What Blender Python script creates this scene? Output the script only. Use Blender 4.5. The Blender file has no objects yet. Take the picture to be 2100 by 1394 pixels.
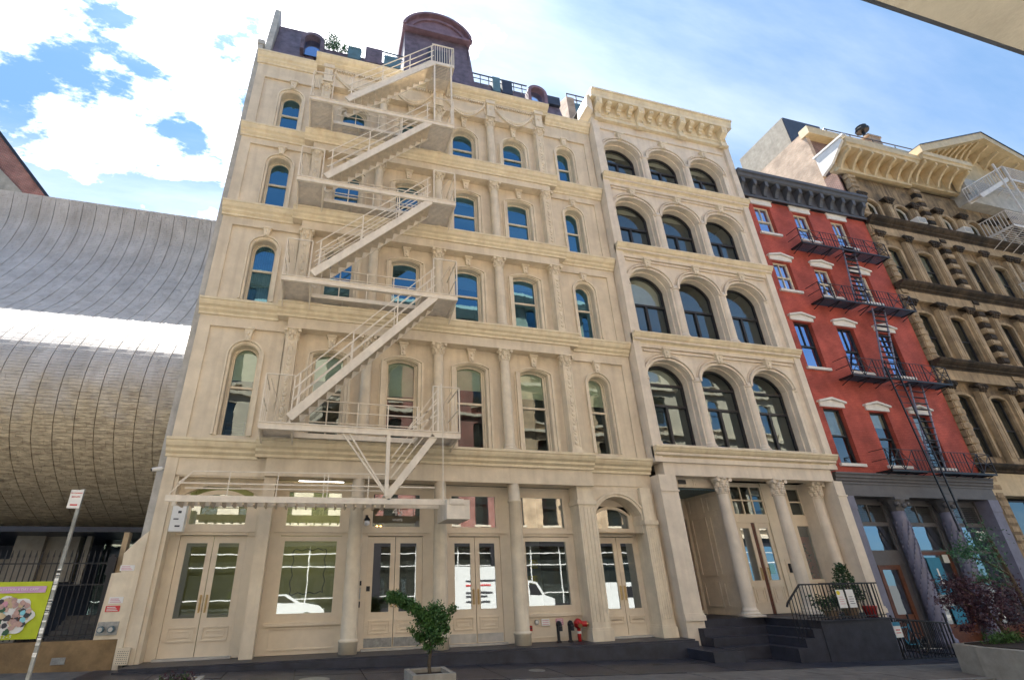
import bpy, math, random
from mathutils import Vector, Matrix
from mathutils.geometry import tessellate_polygon
R = math.radians
random.seed(45)
scene = bpy.context.scene
COL = scene.collection

# ------------------------------------------------------------------ camera
F, YAW, PIT, ROLL = 1035.6, -0.2734, 0.4470, -0.02126
CX, CY, CZ = 4.112, -15.232, 1.5
def cam_axes():
    cx, sx, cy, sy, cz, sz = math.cos(PIT), math.sin(PIT), math.cos(ROLL), math.sin(ROLL), math.cos(YAW), math.sin(YAW)
    r = Vector((cz, sz, 0)); f = Vector((-sz, cz, 0)); u = Vector((0, 0, 1))
    f2 = f * cx + u * sx; u2 = u * cx - f * sx
    return r * cy + u2 * sy, u2 * cy - r * sy, f2
cr, cu, cf = cam_axes()
cam_data = bpy.data.cameras.new('camera'); cam = bpy.data.objects.new('camera', cam_data); COL.objects.link(cam)
cam.matrix_world = Matrix(((cr.x, cu.x, -cf.x, CX), (cr.y, cu.y, -cf.y, CY), (cr.z, cu.z, -cf.z, CZ), (0, 0, 0, 1)))
cam_data.sensor_width = 36; cam_data.lens = F / 2100 * 36
cam_data.shift_x = 107.11 / 2100; cam_data.shift_y = 10.1 / 2100
cam_data.clip_start = 0.1; cam_data.clip_end = 2000
scene.camera = cam

# ------------------------------------------------------------------ sun, sky, exposure
SUN = Vector((-0.09, 0.39, 0.905)).normalized()
SKY_STRENGTH, SUN_STRENGTH, EXPOSURE = 0.085, 5.0, 2.42
sd = bpy.data.lights.new('sun', 'SUN'); sun = bpy.data.objects.new('sun', sd); COL.objects.link(sun)
sun.rotation_euler = SUN.to_track_quat('Z', 'Y').to_euler(); sd.energy = SUN_STRENGTH; sd.angle = R(0.55); sd.color = (1, .95, .86)
world = bpy.data.worlds.new('World'); scene.world = world; world.use_nodes = True
def build_world():
    nt = world.node_tree; n = nt.nodes; l = nt.links; n.clear()
    out = n.new('ShaderNodeOutputWorld'); bg = n.new('ShaderNodeBackground'); bg.inputs[1].default_value = SKY_STRENGTH
    sky = n.new('ShaderNodeTexSky'); sky.sky_type = 'NISHITA'; sky.sun_disc = False
    sky.sun_elevation = math.asin(SUN.z); sky.sun_rotation = math.atan2(SUN.x, SUN.y)
    sky.air_density = 1.15; sky.dust_density = 0.6; sky.ozone_density = 1.6
    tc = n.new('ShaderNodeTexCoord'); sep = n.new('ShaderNodeSeparateXYZ'); l.new(tc.outputs['Generated'], sep.inputs[0])
    def m(op, a, b=None, c=None, clamp=False):
        x = n.new('ShaderNodeMath'); x.operation = op; x.use_clamp = clamp
        for i, v in enumerate((a, b, c)):
            if v is None: continue
            if isinstance(v, (int, float)): x.inputs[i].default_value = v
            else: l.new(v, x.inputs[i])
        return x.outputs[0]
    z = m('ADD', m('MAXIMUM', sep.outputs[2], 0.02), CLOUD_FLAT)
    u = m('DIVIDE', sep.outputs[0], z); v = m('DIVIDE', sep.outputs[1], z)
    cmb = n.new('ShaderNodeCombineXYZ'); l.new(u, cmb.inputs[0]); l.new(v, cmb.inputs[1])
    def noise(scale, detail, rough, off, rot=0, sc=(1, 1, 1)):
        mp = n.new('ShaderNodeMapping'); l.new(cmb.outputs[0], mp.inputs[0]); mp.inputs['Location'].default_value = off
        mp.inputs['Rotation'].default_value = (0, 0, rot); mp.inputs['Scale'].default_value = sc
        x = n.new('ShaderNodeTexNoise'); x.inputs['Scale'].default_value = scale; x.inputs['Detail'].default_value = detail
        x.inputs['Roughness'].default_value = rough; l.new(mp.outputs[0], x.inputs[0]); return x.outputs[0]
    n1 = noise(6.2, 13, .62, CLOUD_OFF, 2.4, (1, 1.6, 1))
    # cloud field lies over the western (left) half of the sky, thins out to wisps in the east
    dv = n.new('ShaderNodeVectorMath'); dv.operation = 'DOT_PRODUCT'; l.new(tc.outputs['Generated'], dv.inputs[0]); dv.inputs[1].default_value = CLOUD_DIR
    bias = n.new('ShaderNodeMapRange'); bias.interpolation_type = 'SMOOTHSTEP'; l.new(dv.outputs['Value'], bias.inputs[0])
    bias.inputs[1].default_value = 0.80; bias.inputs[2].default_value = 0.93; bias.inputs[3].default_value = -0.22; bias.inputs[4].default_value = -0.012
    glow = n.new('ShaderNodeVectorMath'); glow.operation = 'DOT_PRODUCT'; l.new(tc.outputs['Generated'], glow.inputs[0]); glow.inputs[1].default_value = SUN
    gm = n.new('ShaderNodeMapRange'); gm.interpolation_type = 'SMOOTHSTEP'; l.new(glow.outputs['Value'], gm.inputs[0]); gm.inputs[1].default_value = .86; gm.inputs[2].default_value = .985; gm.inputs[4].default_value = .10
    s = m('ADD', m('ADD', n1, bias.outputs[0]), gm.outputs[0])
    ramp = n.new('ShaderNodeMapRange'); ramp.interpolation_type = 'SMOOTHSTEP'; l.new(s, ramp.inputs[0]); ramp.inputs[1].default_value = .465; ramp.inputs[2].default_value = .595
    n2 = noise(1.3, 8, .6, (3.1, 9.2, 0), -.9, (.55, 2.2, 1))
    wisp = n.new('ShaderNodeMapRange'); wisp.interpolation_type = 'SMOOTHSTEP'; l.new(n2, wisp.inputs[0]); wisp.inputs[1].default_value = .36; wisp.inputs[2].default_value = .80; wisp.inputs[4].default_value = .30
    fac = m('MAXIMUM', ramp.outputs[0], wisp.outputs[0])
    # cloud brightness follows how near the sun it is, plus its own texture
    sdv = n.new('ShaderNodeVectorMath'); sdv.operation = 'DOT_PRODUCT'; l.new(tc.outputs['Generated'], sdv.inputs[0]); sdv.inputs[1].default_value = SUN
    near = m('POWER', m('MAXIMUM', sdv.outputs['Value'], 0), 5)
    br = m('MULTIPLY_ADD', near, 4.5, 3.9)
    n3 = noise(5, 8, .6, (7, 2, 0)); br = m('MULTIPLY', br, m('MULTIPLY_ADD', n3, .5, .78))
    cc = n.new('ShaderNodeVectorMath'); cc.operation = 'SCALE'; cc.inputs[0].default_value = (1.0, 1.0, 1.03); l.new(br, cc.inputs['Scale'])
    # soft shoulder on the bright end of the clear sky
    def vm(op, a, b):
        x = n.new('ShaderNodeVectorMath'); x.operation = op
        for i, v in enumerate((a, b)):
            if isinstance(v, tuple): x.inputs[i].default_value = v
            else: l.new(v, x.inputs[i])
        return x.outputs[0]
    K = (.88, 2.05, 4.0)
    hs_out = vm('DIVIDE', vm('MULTIPLY', sky.outputs[0], K), vm('ADD', sky.outputs[0], K))
    mix = n.new('ShaderNodeMixRGB'); l.new(fac, mix.inputs[0]); l.new(hs_out, mix.inputs[1]); l.new(cc.outputs[0], mix.inputs[2])
    l.new(mix.outputs[0], bg.inputs[0]); l.new(bg.outputs[0], out.inputs[0])
CLOUD_DIR = (cf * F + cr * (300 - 943) - cu * (90 - 707)).normalized(); CLOUD_OFF = (0.4, 6.2, 0); CLOUD_FLAT = .32
build_world()
scene.view_settings.view_transform = 'Standard'; scene.view_settings.look = 'None'; scene.view_settings.gamma = 1
scene.view_settings.use_curve_mapping = False; scene.view_settings.exposure = EXPOSURE
scene.render.engine = 'CYCLES'
scene.cycles.max_bounces = 8; scene.cycles.diffuse_bounces = 5; scene.cycles.transparent_max_bounces = 12

# ------------------------------------------------------------------ materials
def mat(name, col, rough=.6, var=.12, scale=1.6, bump=.12, bscale=25, streak=0.0, streak_col=None, metal=0, spec=.4, col2=None, emit=0, dirt=0.0, dirt_col=(.05, .045, .04)):
    m = bpy.data.materials.new(name); m.use_nodes = True; nt = m.node_tree; n = nt.nodes; l = nt.links
    b = n['Principled BSDF']; b.inputs['Roughness'].default_value = rough; b.inputs['Metallic'].default_value = metal
    b.inputs['Specular IOR Level'].default_value = spec
    g = n.new('ShaderNodeNewGeometry')
    tx = n.new('ShaderNodeTexNoise'); tx.inputs['Scale'].default_value = scale; tx.inputs['Detail'].default_value = 8; tx.inputs['Roughness'].default_value = .65
    l.new(g.outputs['Position'], tx.inputs[0])
    mr = n.new('ShaderNodeMapRange'); mr.inputs[1].default_value = .3; mr.inputs[2].default_value = .7; l.new(tx.outputs[0], mr.inputs[0])
    mx = n.new('ShaderNodeMixRGB'); c2 = col2 or tuple(max(0, c * (1 - 2 * var)) for c in col)
    c1 = col if col2 else tuple(min(1, c * (1 + var * .6)) for c in col)
    mx.inputs[1].default_value = (*c2, 1); mx.inputs[2].default_value = (*c1, 1); l.new(mr.outputs[0], mx.inputs[0])
    last = mx.outputs[0]
    if streak:
        mp = n.new('ShaderNodeMapping'); mp.inputs['Scale'].default_value = (3.2, 3.2, .22); l.new(g.outputs['Position'], mp.inputs[0])
        t2 = n.new('ShaderNodeTexNoise'); t2.inputs['Scale'].default_value = 1.5; t2.inputs['Detail'].default_value = 7; l.new(mp.outputs[0], t2.inputs[0])
        m2 = n.new('ShaderNodeMapRange'); m2.inputs[1].default_value = .48; m2.inputs[2].default_value = .75; m2.inputs[4].default_value = streak; l.new(t2.outputs[0], m2.inputs[0])
        x2 = n.new('ShaderNodeMixRGB'); l.new(m2.outputs[0], x2.inputs[0]); l.new(last, x2.inputs[1]); sc = streak_col or tuple(c * .45 for c in col)
        x2.inputs[2].default_value = (*sc, 1); last = x2.outputs[0]
    if dirt:
        t3 = n.new('ShaderNodeTexNoise'); t3.inputs['Scale'].default_value = .9; t3.inputs['Detail'].default_value = 10; t3.inputs['Roughness'].default_value = .72; l.new(g.outputs['Position'], t3.inputs[0])
        m3 = n.new('ShaderNodeMapRange'); m3.inputs[1].default_value = .45; m3.inputs[2].default_value = .62; m3.inputs[4].default_value = dirt; l.new(t3.outputs[0], m3.inputs[0])
        x3 = n.new('ShaderNodeMixRGB'); l.new(m3.outputs[0], x3.inputs[0]); l.new(last, x3.inputs[1]); x3.inputs[2].default_value = (*dirt_col, 1); last = x3.outputs[0]
    l.new(last, b.inputs['Base Color'])
    if bump:
        t4 = n.new('ShaderNodeTexNoise'); t4.inputs['Scale'].default_value = bscale; t4.inputs['Detail'].default_value = 5; l.new(g.outputs['Position'], t4.inputs[0])
        bp = n.new('ShaderNodeBump'); bp.inputs['Strength'].default_value = bump; bp.inputs['Distance'].default_value = .02; l.new(t4.outputs[0], bp.inputs['Height']); l.new(bp.outputs[0], b.inputs['Normal'])
    if emit: b.inputs['Emission Color'].default_value = (*col, 1); b.inputs['Emission Strength'].default_value = emit
    return m
def brick_mat(name, c1, c2, mortar, w=.21, h=.075, dirt=.0, mort=.012, bump=.4, vertical=False, rough=.85):
    m = bpy.data.materials.new(name); m.use_nodes = True; nt = m.node_tree; n = nt.nodes; l = nt.links
    b = n['Principled BSDF']; b.inputs['Roughness'].default_value = rough; b.inputs['Specular IOR Level'].default_value = .25
    g = n.new('ShaderNodeNewGeometry'); s = n.new('ShaderNodeSeparateXYZ'); l.new(g.outputs['Position'], s.inputs[0])
    a = n.new('ShaderNodeMath'); a.operation = 'ADD'; l.new(s.outputs[0], a.inputs[0]); l.new(s.outputs[1], a.inputs[1])
    c = n.new('ShaderNodeCombineXYZ'); l.new(a.outputs[0], c.inputs[0]); l.new(s.outputs[2], c.inputs[1])
    br = n.new('ShaderNodeTexBrick'); br.inputs['Scale'].default_value = 1; br.inputs['Brick Width'].default_value = w; br.inputs['Row Height'].default_value = h
    br.inputs['Mortar Size'].default_value = mort; br.inputs['Color1'].default_value = (*c1, 1); br.inputs['Color2'].default_value = (*c2, 1); br.inputs['Mortar'].default_value = (*mortar, 1)
    l.new(c.outputs[0], br.inputs[0])
    t = n.new('ShaderNodeTexNoise'); t.inputs['Scale'].default_value = 1.3; t.inputs['Detail'].default_value = 9; l.new(g.outputs['Position'], t.inputs[0])
    mr = n.new('ShaderNodeMapRange'); mr.inputs[1].default_value = .35; mr.inputs[2].default_value = .7; mr.inputs[3].default_value = .65; mr.inputs[4].default_value = 1.15; l.new(t.outputs[0], mr.inputs[0])
    v = n.new('ShaderNodeVectorMath'); v.operation = 'SCALE'; l.new(br.outputs['Color'], v.inputs[0]); l.new(mr.outputs[0], v.inputs['Scale'])
    l.new(v.outputs[0], b.inputs['Base Color'])
    bp = n.new('ShaderNodeBump'); bp.inputs['Strength'].default_value = bump; bp.inputs['Distance'].default_value = .01; bp.invert = True; l.new(br.outputs['Fac'], bp.inputs['Height']); l.new(bp.outputs[0], b.inputs['Normal'])
    return m
def glass_mat(name, refl=.34, tint=(.62, .68, .66), gl=(.88, .95, 1.0), wav=.035, rough=.012):
    m = bpy.data.materials.new(name); m.use_nodes = True; nt = m.node_tree; n = nt.nodes; l = nt.links; n.clear()
    out = n.new('ShaderNodeOutputMaterial'); tr = n.new('ShaderNodeBsdfTransparent'); tr.inputs[0].default_value = (*tint, 1)
    g = n.new('ShaderNodeBsdfGlossy'); g.inputs['Color'].default_value = (*gl, 1); g.inputs['Roughness'].default_value = rough
    fr = n.new('ShaderNodeFresnel'); fr.inputs[0].default_value = 1.5
    a = n.new('ShaderNodeMath'); a.operation = 'MULTIPLY_ADD'; a.use_clamp = True; l.new(fr.outputs[0], a.inputs[0]); a.inputs[1].default_value = 1.6; a.inputs[2].default_value = refl
    ge = n.new('ShaderNodeNewGeometry'); t = n.new('ShaderNodeTexNoise'); t.inputs['Scale'].default_value = 1.7; t.inputs['Detail'].default_value = 2; l.new(ge.outputs['Position'], t.inputs[0])
    bp = n.new('ShaderNodeBump'); bp.inputs['Strength'].default_value = wav * 8; bp.inputs['Distance'].default_value = .02; l.new(t.outputs[0], bp.inputs['Height']); l.new(bp.outputs[0], g.inputs['Normal'])
    mx = n.new('ShaderNodeMixShader'); l.new(a.outputs[0], mx.inputs[0]); l.new(tr.outputs[0], mx.inputs[1]); l.new(g.outputs[0], mx.inputs[2]); l.new(mx.outputs[0], out.inputs[0])
    return m
M = {}
M['cream'] = mat('cream paint', (.745, .64, .485), .55, .11, 1.2, .14, 18, streak=.5, streak_col=(.50, .41, .30), dirt=.14, dirt_col=(.42, .34, .25))
M['cornice_cream'] = mat('warm cream cornice paint', (.77, .665, .47), .5, .10, 2.0, .10, 22, streak=.35, streak_col=(.50, .36, .20))
M['cream_trim'] = mat('cream trim paint', (.77, .67, .51), .5, .10, 2.0, .14, 22, streak=.5, streak_col=(.48, .38, .27))
M['cream_door'] = mat('cream door paint', (.74, .635, .49), .42, .06, 2, .05, 30)
M['blush'] = mat('pinkish cream paint', (.75, .655, .53), .55, .10, 1.4, .12, 20, streak=.28, streak_col=(.42, .34, .28))
M['fe_paint'] = mat('fire escape cream paint', (.80, .72, .60), .5, .08, 4, .15, 40, streak=.2, streak_col=(.40, .31, .23))
M['grate'] = mat('grating paint', (.74, .63, .48), .6, .12, 5, .2, 50)
M['white'] = mat('white paint', (.74, .72, .68), .5, .08, 3, .08, 30)
M['red'] = mat('red painted brick', (.50, .10, .070), .6, .14, 1.2, .3, 30, streak=.25, streak_col=(.34, .06, .048))
M['red'] = brick_mat('red painted brick', (.50, .105, .072), (.44, .085, .058), (.40, .08, .056), .21, .075, mort=.010, bump=.8, rough=.6)
M['grey_trim'] = mat('dark grey paint', (.085, .09, .105), .5, .15, 3, .1, 30)
M['lilac'] = mat('grey lilac paint', (.19, .19, .26), .5, .12, 3, .1, 30)
M['lilac_dark'] = mat('dull grey paint', (.12, .115, .12), .5, .12, 3, .1, 30)
M['brown'] = mat('weathered brownstone', (.33, .235, .135), .8, .2, 1.0, .45, 18, streak=.95, streak_col=(.05, .037, .028), dirt=.85, dirt_col=(.065, .05, .036))
M['brown_dark'] = mat('soot stained brownstone', (.085, .062, .043), .85, .3, 2, .5, 20, streak=.9, streak_col=(.014, .012, .010), dirt=.9, dirt_col=(.02, .017, .014))
M['brown_trim'] = mat('brownstone trim', (.47, .35, .215), .75, .18, 1.6, .35, 22, streak=.6, streak_col=(.09, .065, .045), dirt=.45, dirt_col=(.13, .095, .06))
M['cornice_y'] = mat('pale yellow paint', (.62, .49, .30), .55, .12, 2, .15, 20, streak=.3, streak_col=(.36, .25, .13))
M['slate'] = mat('purple slate', (.16, .125, .165), .5, .3, 3, .3, 14)
M['mauve'] = mat('mauve metal roof', (.22, .14, .175), .45, .2, 3, .2, 20)
M['copper'] = mat('blue green zinc', (.10, .19, .24), .45, .2, 3, .2, 20)
M['navy'] = mat('dark navy metal', (.035, .045, .075), .4, .2, 3, .15, 30)
M['black'] = mat('black iron paint', (.018, .019, .024), .4, .2, 5, .1, 40)
M['blackframe'] = mat('black window frame', (.025, .024, .028), .4, .1, 5, .05, 40)
M['steel'] = mat('galvanised steel', (.36, .37, .37), .38, .2, 9, .2, 60, metal=.75)
M['pole'] = mat('worn sign pole', (.38, .40, .39), .45, .2, 9, .2, 60, metal=.4, dirt=.4, dirt_col=(.13, .12, .11))
M['brass'] = mat('brass', (.55, .40, .20), .3, .1, 9, .05, 60, metal=1)
M['plate'] = mat('dark steel vault plate', (.035, .038, .055), .42, .35, 2.5, .35, 60, spec=.5)
M['slabs'] = mat('granite slab', (.17, .155, .14), .8, .2, 2.5, .3, 60, dirt=.35)
M['asphalt'] = mat('asphalt', (.055, .054, .052), .85, .2, 2, .5, 90)
M['kerb'] = mat('granite kerb', (.22, .21, .20), .8, .15, 4, .3, 60)
M['stoop'] = mat('dark stoop paint', (.035, .036, .050), .5, .25, 3, .25, 40)
M['concrete'] = mat('concrete', (.36, .33, .28), .85, .15, 3, .3, 40, streak=.3, dirt=.3, dirt_col=(.16, .14, .12))
M['soil'] = mat('soil', (.04, .028, .02), .95, .3, 8, .6, 50)
M['bark'] = mat('bark', (.10, .075, .05), .9, .3, 12, .6, 40)
M['leaf'] = mat('green leaf', (.065, .15, .030), .5, .3, 5, 0, col2=(.03, .075, .018))
M['leaf_dark'] = mat('dark evergreen leaf', (.025, .075, .02), .5, .3, 8, 0)
M['leaf_red'] = mat('purple maple leaf', (.075, .026, .042), .5, .3, 6, 0, col2=(.03, .013, .018))
M['leaf_teal'] = mat('blue green leaf', (.06, .17, .085), .5, .3, 6, 0)
M['interior'] = mat('dark interior', (.045, .042, .040), .9, .2, 1, 0)
M['interior_warm'] = mat('dim interior wall', (.16, .145, .12), .9, .15, .6, 0)
M['olive'] = mat('olive interior wall', (.30, .30, .13), .8, .08, .6, 0)
M['blind'] = mat('pale green roller shade', (.62, .68, .55), .8, .08, 2, .05, 40)
M['blind_w'] = mat('white roller shade', (.62, .62, .58), .8, .08, 2, .05, 40)
M['curtain'] = mat('grey curtain', (.48, .50, .48), .85, .15, 3, .1, 10)
M['glass'] = glass_mat('sky tinted window glass', .30, tint=(.30, .42, .48), gl=(.26, .56, .78), wav=.010)  # blue painted into the reflection colour to deepen the mirrored sky
M['glass_shop'] = glass_mat('shop glass', .30, tint=(.8, .85, .78), wav=.004)
M['glass_dark'] = glass_mat('dark window glass', .09, tint=(.72, .78, .74), gl=(.80, .92, .95), wav=.010)
M['glass_blue'] = glass_mat('blue glass', .5, tint=(.4, .5, .6), gl=(.55, .70, 1.0), wav=.010)
M['tile'] = brick_mat('grey marble tile', (.50, .49, .49), (.40, .39, .40), (.27, .26, .26), .50, .10, mort=.006, bump=.5)
M['brick_side'] = brick_mat('tan brick', (.58, .42, .30), (.48, .32, .22), (.50, .44, .38))
M['brick_red'] = brick_mat('red brick', (.33, .10, .07), (.24, .07, .05), (.34, .28, .25))
M['brick_dull'] = brick_mat('dull red brick', (.25, .12, .095), (.18, .085, .07), (.28, .24, .22))
M['brick_opp'] = brick_mat('warm buff brick', (.60, .42, .25), (.52, .34, .20), (.50, .42, .32))
M['stucco_opp'] = mat('pale limestone', (.62, .54, .42), .8, .1, 1.2, .2, 20)
M['stripes'] = mat('weathered marble', (.5, .48, .44), .8, .15, 3, .2)
M['warm_canopy'] = mat('stained sandstone', (.80, .70, .54), .8, .12, 1.1, .25, 30, dirt=.35, dirt_col=(.36, .27, .17))
M['light_panel'] = mat('lit ceiling panel', (1, .96, .88), .5, 0, 1, 0, emit=3)
M['warm_bulb'] = mat('warm bulb', (1, .45, .10), .5, 0, 1, 0, emit=5)
M['white_bulb'] = mat('pale bulb', (.9, .92, 1), .5, 0, 1, 0, emit=0)
M['sign_white'] = mat('white sign face', (.78, .78, .76), .4, .05, 5, 0)
M['print_red'] = mat('red print', (.60, .05, .05), .5, .05, 5, 0)
M['print_pink'] = mat('pink print', (.62, .30, .38), .5, .05, 5, 0)
M['print_dark'] = mat('dark print', (.05, .05, .06), .5, .05, 5, 0)
M['lime'] = mat('lime banner vinyl', (.50, .58, .02), .45, .08, 2, .05, 6)
M['banner_pink'] = mat('pink banner strip', (.62, .36, .56), .45, .05, 2, 0)
M['yellow'] = mat('yellow print', (.75, .62, .03), .5, .05, 5, 0)
M['fire_red'] = mat('fire red paint', (.45, .02, .02), .35, .1, 6, .05, 40)
M['cyan'] = mat('blue poster', (.03, .22, .36), .4, .1, 3, 0)
M['cyan_light'] = mat('light blue paper', (.25, .62, .70), .5, .05, 3, 0)
M['wood'] = mat('brown varnished wood', (.15, .055, .030), .4, .25, 5, .1, 30)
M['terracotta'] = mat('glossy red pot', (.42, .035, .03), .3, .1, 5, .05, 30)
M['tan_pot'] = mat('tan pot', (.24, .17, .11), .7, .2, 5, .2, 30)
M['car_white'] = mat('white car paint', (.75, .75, .73), .2, .03, 3, 0, spec=.6)
M['tyre'] = mat('tyre rubber', (.02, .02, .02), .8, .1, 8, .1)
M['chrome'] = mat('rim metal', (.5, .5, .5), .3, .1, 8, 0, metal=1)
M['skin_mix'] = mat('collage print', (.65, .42, .33), .5, .3, 9, 0, col2=(.30, .20, .22))

# ------------------------------------------------------------------ mesh helpers
ORG = {}
class MB:
    def __init__(s): s.v = []; s.f = []
    def add(s, vs, fs):
        o = len(s.v); s.v += [tuple(v) for v in vs]; s.f += [tuple(i + o for i in f) for f in fs]; return s
    def box(s, x0, x1, y0, y1, z0, z1):
        if x0 > x1: x0, x1 = x1, x0
        if y0 > y1: y0, y1 = y1, y0
        if z0 > z1: z0, z1 = z1, z0
        return s.add([(x0,y0,z0),(x1,y0,z0),(x1,y1,z0),(x0,y1,z0),(x0,y0,z1),(x1,y0,z1),(x1,y1,z1),(x0,y1,z1)],
                     [(0,3,2,1),(4,5,6,7),(0,1,5,4),(1,2,6,5),(2,3,7,6),(3,0,4,7)])
    def prism(s, poly, a, b, axis='y'):
        # poly: 2D outline; axis y: (x,z); axis x: (y,z); axis z: (x,y)
        n = len(poly)
        mk = {'y': lambda p, t: (p[0], t, p[1]), 'x': lambda p, t: (t, p[0], p[1]), 'z': lambda p, t: (p[0], p[1], t)}[axis]
        vs = [mk(p, a) for p in poly] + [mk(p, b) for p in poly]
        tri = tessellate_polygon([[Vector((p[0], p[1], 0)) for p in poly]])
        area = sum(poly[i][0] * poly[(i+1) % n][1] - poly[(i+1) % n][0] * poly[i][1] for i in range(n))
        fs = []
        for t in tri:
            p = [poly[i] for i in t]; ar = (p[1][0]-p[0][0])*(p[2][1]-p[0][1])-(p[2][0]-p[0][0])*(p[1][1]-p[0][1])
            t = tuple(t) if ar > 0 else tuple(reversed(t))
            fs += [t, tuple(i + n for i in reversed(t))]
        for i in range(n):
            j = (i + 1) % n
            fs.append((i, i + n, j + n, j) if area > 0 else (j, j + n, i + n, i))
        if axis != 'y': fs = [tuple(reversed(f)) for f in fs]
        if b < a: fs = [tuple(reversed(f)) for f in fs]
        return s.add(vs, fs)
    def bar(s, p0, p1, w, h=None, up=(0, 0, 1)):
        h = h or w; p0 = Vector(p0); p1 = Vector(p1); d = (p1 - p0).normalized(); up = Vector(up)
        if abs(d.dot(up)) > .95: up = Vector((0, 1, 0))
        a = d.cross(up).normalized() * w / 2; b = a.cross(d).normalized() * h / 2
        vs = [p + q for p in (p0, p1) for q in (-a - b, a - b, a + b, -a + b)]
        return s.add(vs, [(0,1,2,3),(7,6,5,4),(0,4,5,1),(1,5,6,2),(2,6,7,3),(3,7,4,0)])
    def cyl(s, p0, p1, r0, r1=None, n=8, cap=True):
        r1 = r0 if r1 is None else r1; p0 = Vector(p0); p1 = Vector(p1); d = (p1 - p0).normalized()
        up = Vector((0, 0, 1)) if abs(d.z) < .9 else Vector((0, 1, 0)); a = d.cross(up).normalized(); b = d.cross(a)
        vs = [p + (a * math.cos(2*math.pi*i/n) + b * math.sin(2*math.pi*i/n)) * r for p, r in ((p0, r0), (p1, r1)) for i in range(n)]
        fs = [(i, (i+1) % n, n + (i+1) % n, n + i) for i in range(n)]
        if cap: fs += [tuple(reversed(range(n))), tuple(range(n, 2*n))]
        return s.add(vs, fs)
    def lathe(s, cx, cy, prof, n=16):
        vs = []; fs = []
        for r, z in prof: vs += [(cx + r*math.cos(2*math.pi*i/n), cy + r*math.sin(2*math.pi*i/n), z) for i in range(n)]
        for k in range(len(prof) - 1):
            for i in range(n): j = (i+1) % n; fs.append((k*n+i, k*n+j, (k+1)*n+j, (k+1)*n+i))
        fs += [tuple(reversed(range(n))), tuple(range((len(prof)-1)*n, len(prof)*n))]
        return s.add(vs, fs)
    def ball(s, c, r, sx=1, sy=1, sz=1, n=8, m=6):
        vs = []; fs = []
        for k in range(m + 1):
            t = math.pi * k / m; rr = max(.001, math.sin(t))
            vs += [(c[0] + r*sx*rr*math.cos(2*math.pi*i/n), c[1] + r*sy*rr*math.sin(2*math.pi*i/n), c[2] + r*sz*math.cos(t)) for i in range(n)]
        for k in range(m):
            for i in range(n): j = (i+1) % n; fs.append((k*n+i, (k+1)*n+i, (k+1)*n+j, k*n+j))
        return s.add(vs, fs)
    def build(s, name, m, parent=None, smooth=False, loc=None, key=None):
        org = ORG.get(parent.name, Vector((0, 0, 0))) if parent else Vector((0, 0, 0))
        off = org if loc is None else Vector((0, 0, 0))
        me = bpy.data.meshes.new(name); me.from_pydata([(v[0]-off.x, v[1]-off.y, v[2]-off.z) for v in s.v], [], s.f); me.validate()
        me.materials.append(M[m] if isinstance(m, str) else m)
        if smooth:
            for p in me.polygons: p.use_smooth = True
        me.update()
        o = bpy.data.objects.new(name, me); COL.objects.link(o)
        return place(o, parent, loc)
def place(o, parent, loc):
    pw = ORG.get(parent.name, Vector((0, 0, 0))) if parent else Vector((0, 0, 0))
    if loc is not None: o.location = Vector(loc) - pw; ORG[o.name] = Vector(loc)
    else: ORG[o.name] = pw.copy()
    if parent: o.parent = parent
    return o
CACHE = {}
def cached(key, name, m, parent, loc, fn, smooth=False):
    if key in CACHE:
        o = bpy.data.objects.new(name, CACHE[key]); COL.objects.link(o); return place(o, parent, loc)
    mb = MB(); fn(mb); o = mb.build(name, m, parent, smooth, loc); CACHE[key] = o.data; return o
def tag(o, label=None, cat=None, group=None, kind=None):
    if label: o['label'] = label
    if cat: o['category'] = cat
    if group: o['group'] = group
    if kind: o['kind'] = kind
    return o
def thing(name, label, cat, loc=(0, 0, 0), group=None):
    o = bpy.data.objects.new(name, None); COL.objects.link(o); o.location = loc; ORG[o.name] = Vector(loc); o.empty_display_size = .2
    return tag(o, label, cat, group)
def struct(name, mb, m): o = mb.build(name, m); return tag(o, kind='structure')

# arches -----------------------------------------------------------
def arch_pts(cx, w, zs, rise, n=14):
    """points left to right over the arch; elliptical when rise is near w/2, segmental otherwise"""
    if rise <= 0: return [(cx - w/2, zs), (cx + w/2, zs)]
    if rise > w * .38:
        return [(cx - w/2*math.cos(math.pi*i/n), zs + rise*math.sin(math.pi*i/n)) for i in range(n+1)]
    rad = (w*w/4 + rise*rise) / (2*rise); a = math.asin(w/2/rad)
    return [(cx + rad*math.sin(-a + 2*a*i/n), zs + rise - rad + rad*math.cos(-a + 2*a*i/n)) for i in range(n+1)]
def path(cx, w, zb, zs, rise, n=14): return [(cx - w/2, zb)] + arch_pts(cx, w, zs, rise, n) + [(cx + w/2, zb)]
def ring(mb, cx, w, zb, zs, rise, t, y0, y1, n=14, tt=None):
    """moulding band of width t round an opening, from y0 (front) to y1 (back)"""
    a = path(cx, w, zb, zs, rise, n); tt = t if tt is None else tt
    b = path(cx, w + 2*t, zb, zs, rise + tt if rise > 0 else 0, n)
    if rise <= 0: b = [(b[0][0], zb), (b[1][0], zs + tt), (b[2][0], zs + tt), (b[3][0], zb)]
    k = len(a); vs = [(p[0], y0, p[1]) for p in a] + [(p[0], y0, p[1]) for p in b] + [(p[0], y1, p[1]) for p in a] + [(p[0], y1, p[1]) for p in b]
    fs = []
    for i in range(k-1):
        fs += [(i, i+1, k+i+1, k+i)[::-1], (i, 2*k+i, 2*k+i+1, i+1)[::-1], (k+i, k+i+1, 3*k+i+1, 3*k+i)[::-1]]
    fs += [(0, k, 3*k, 2*k)[::-1], (k-1, 3*k-1, 4*k-1, 2*k-1)[::-1]]
    return mb.add(vs, fs)
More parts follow.
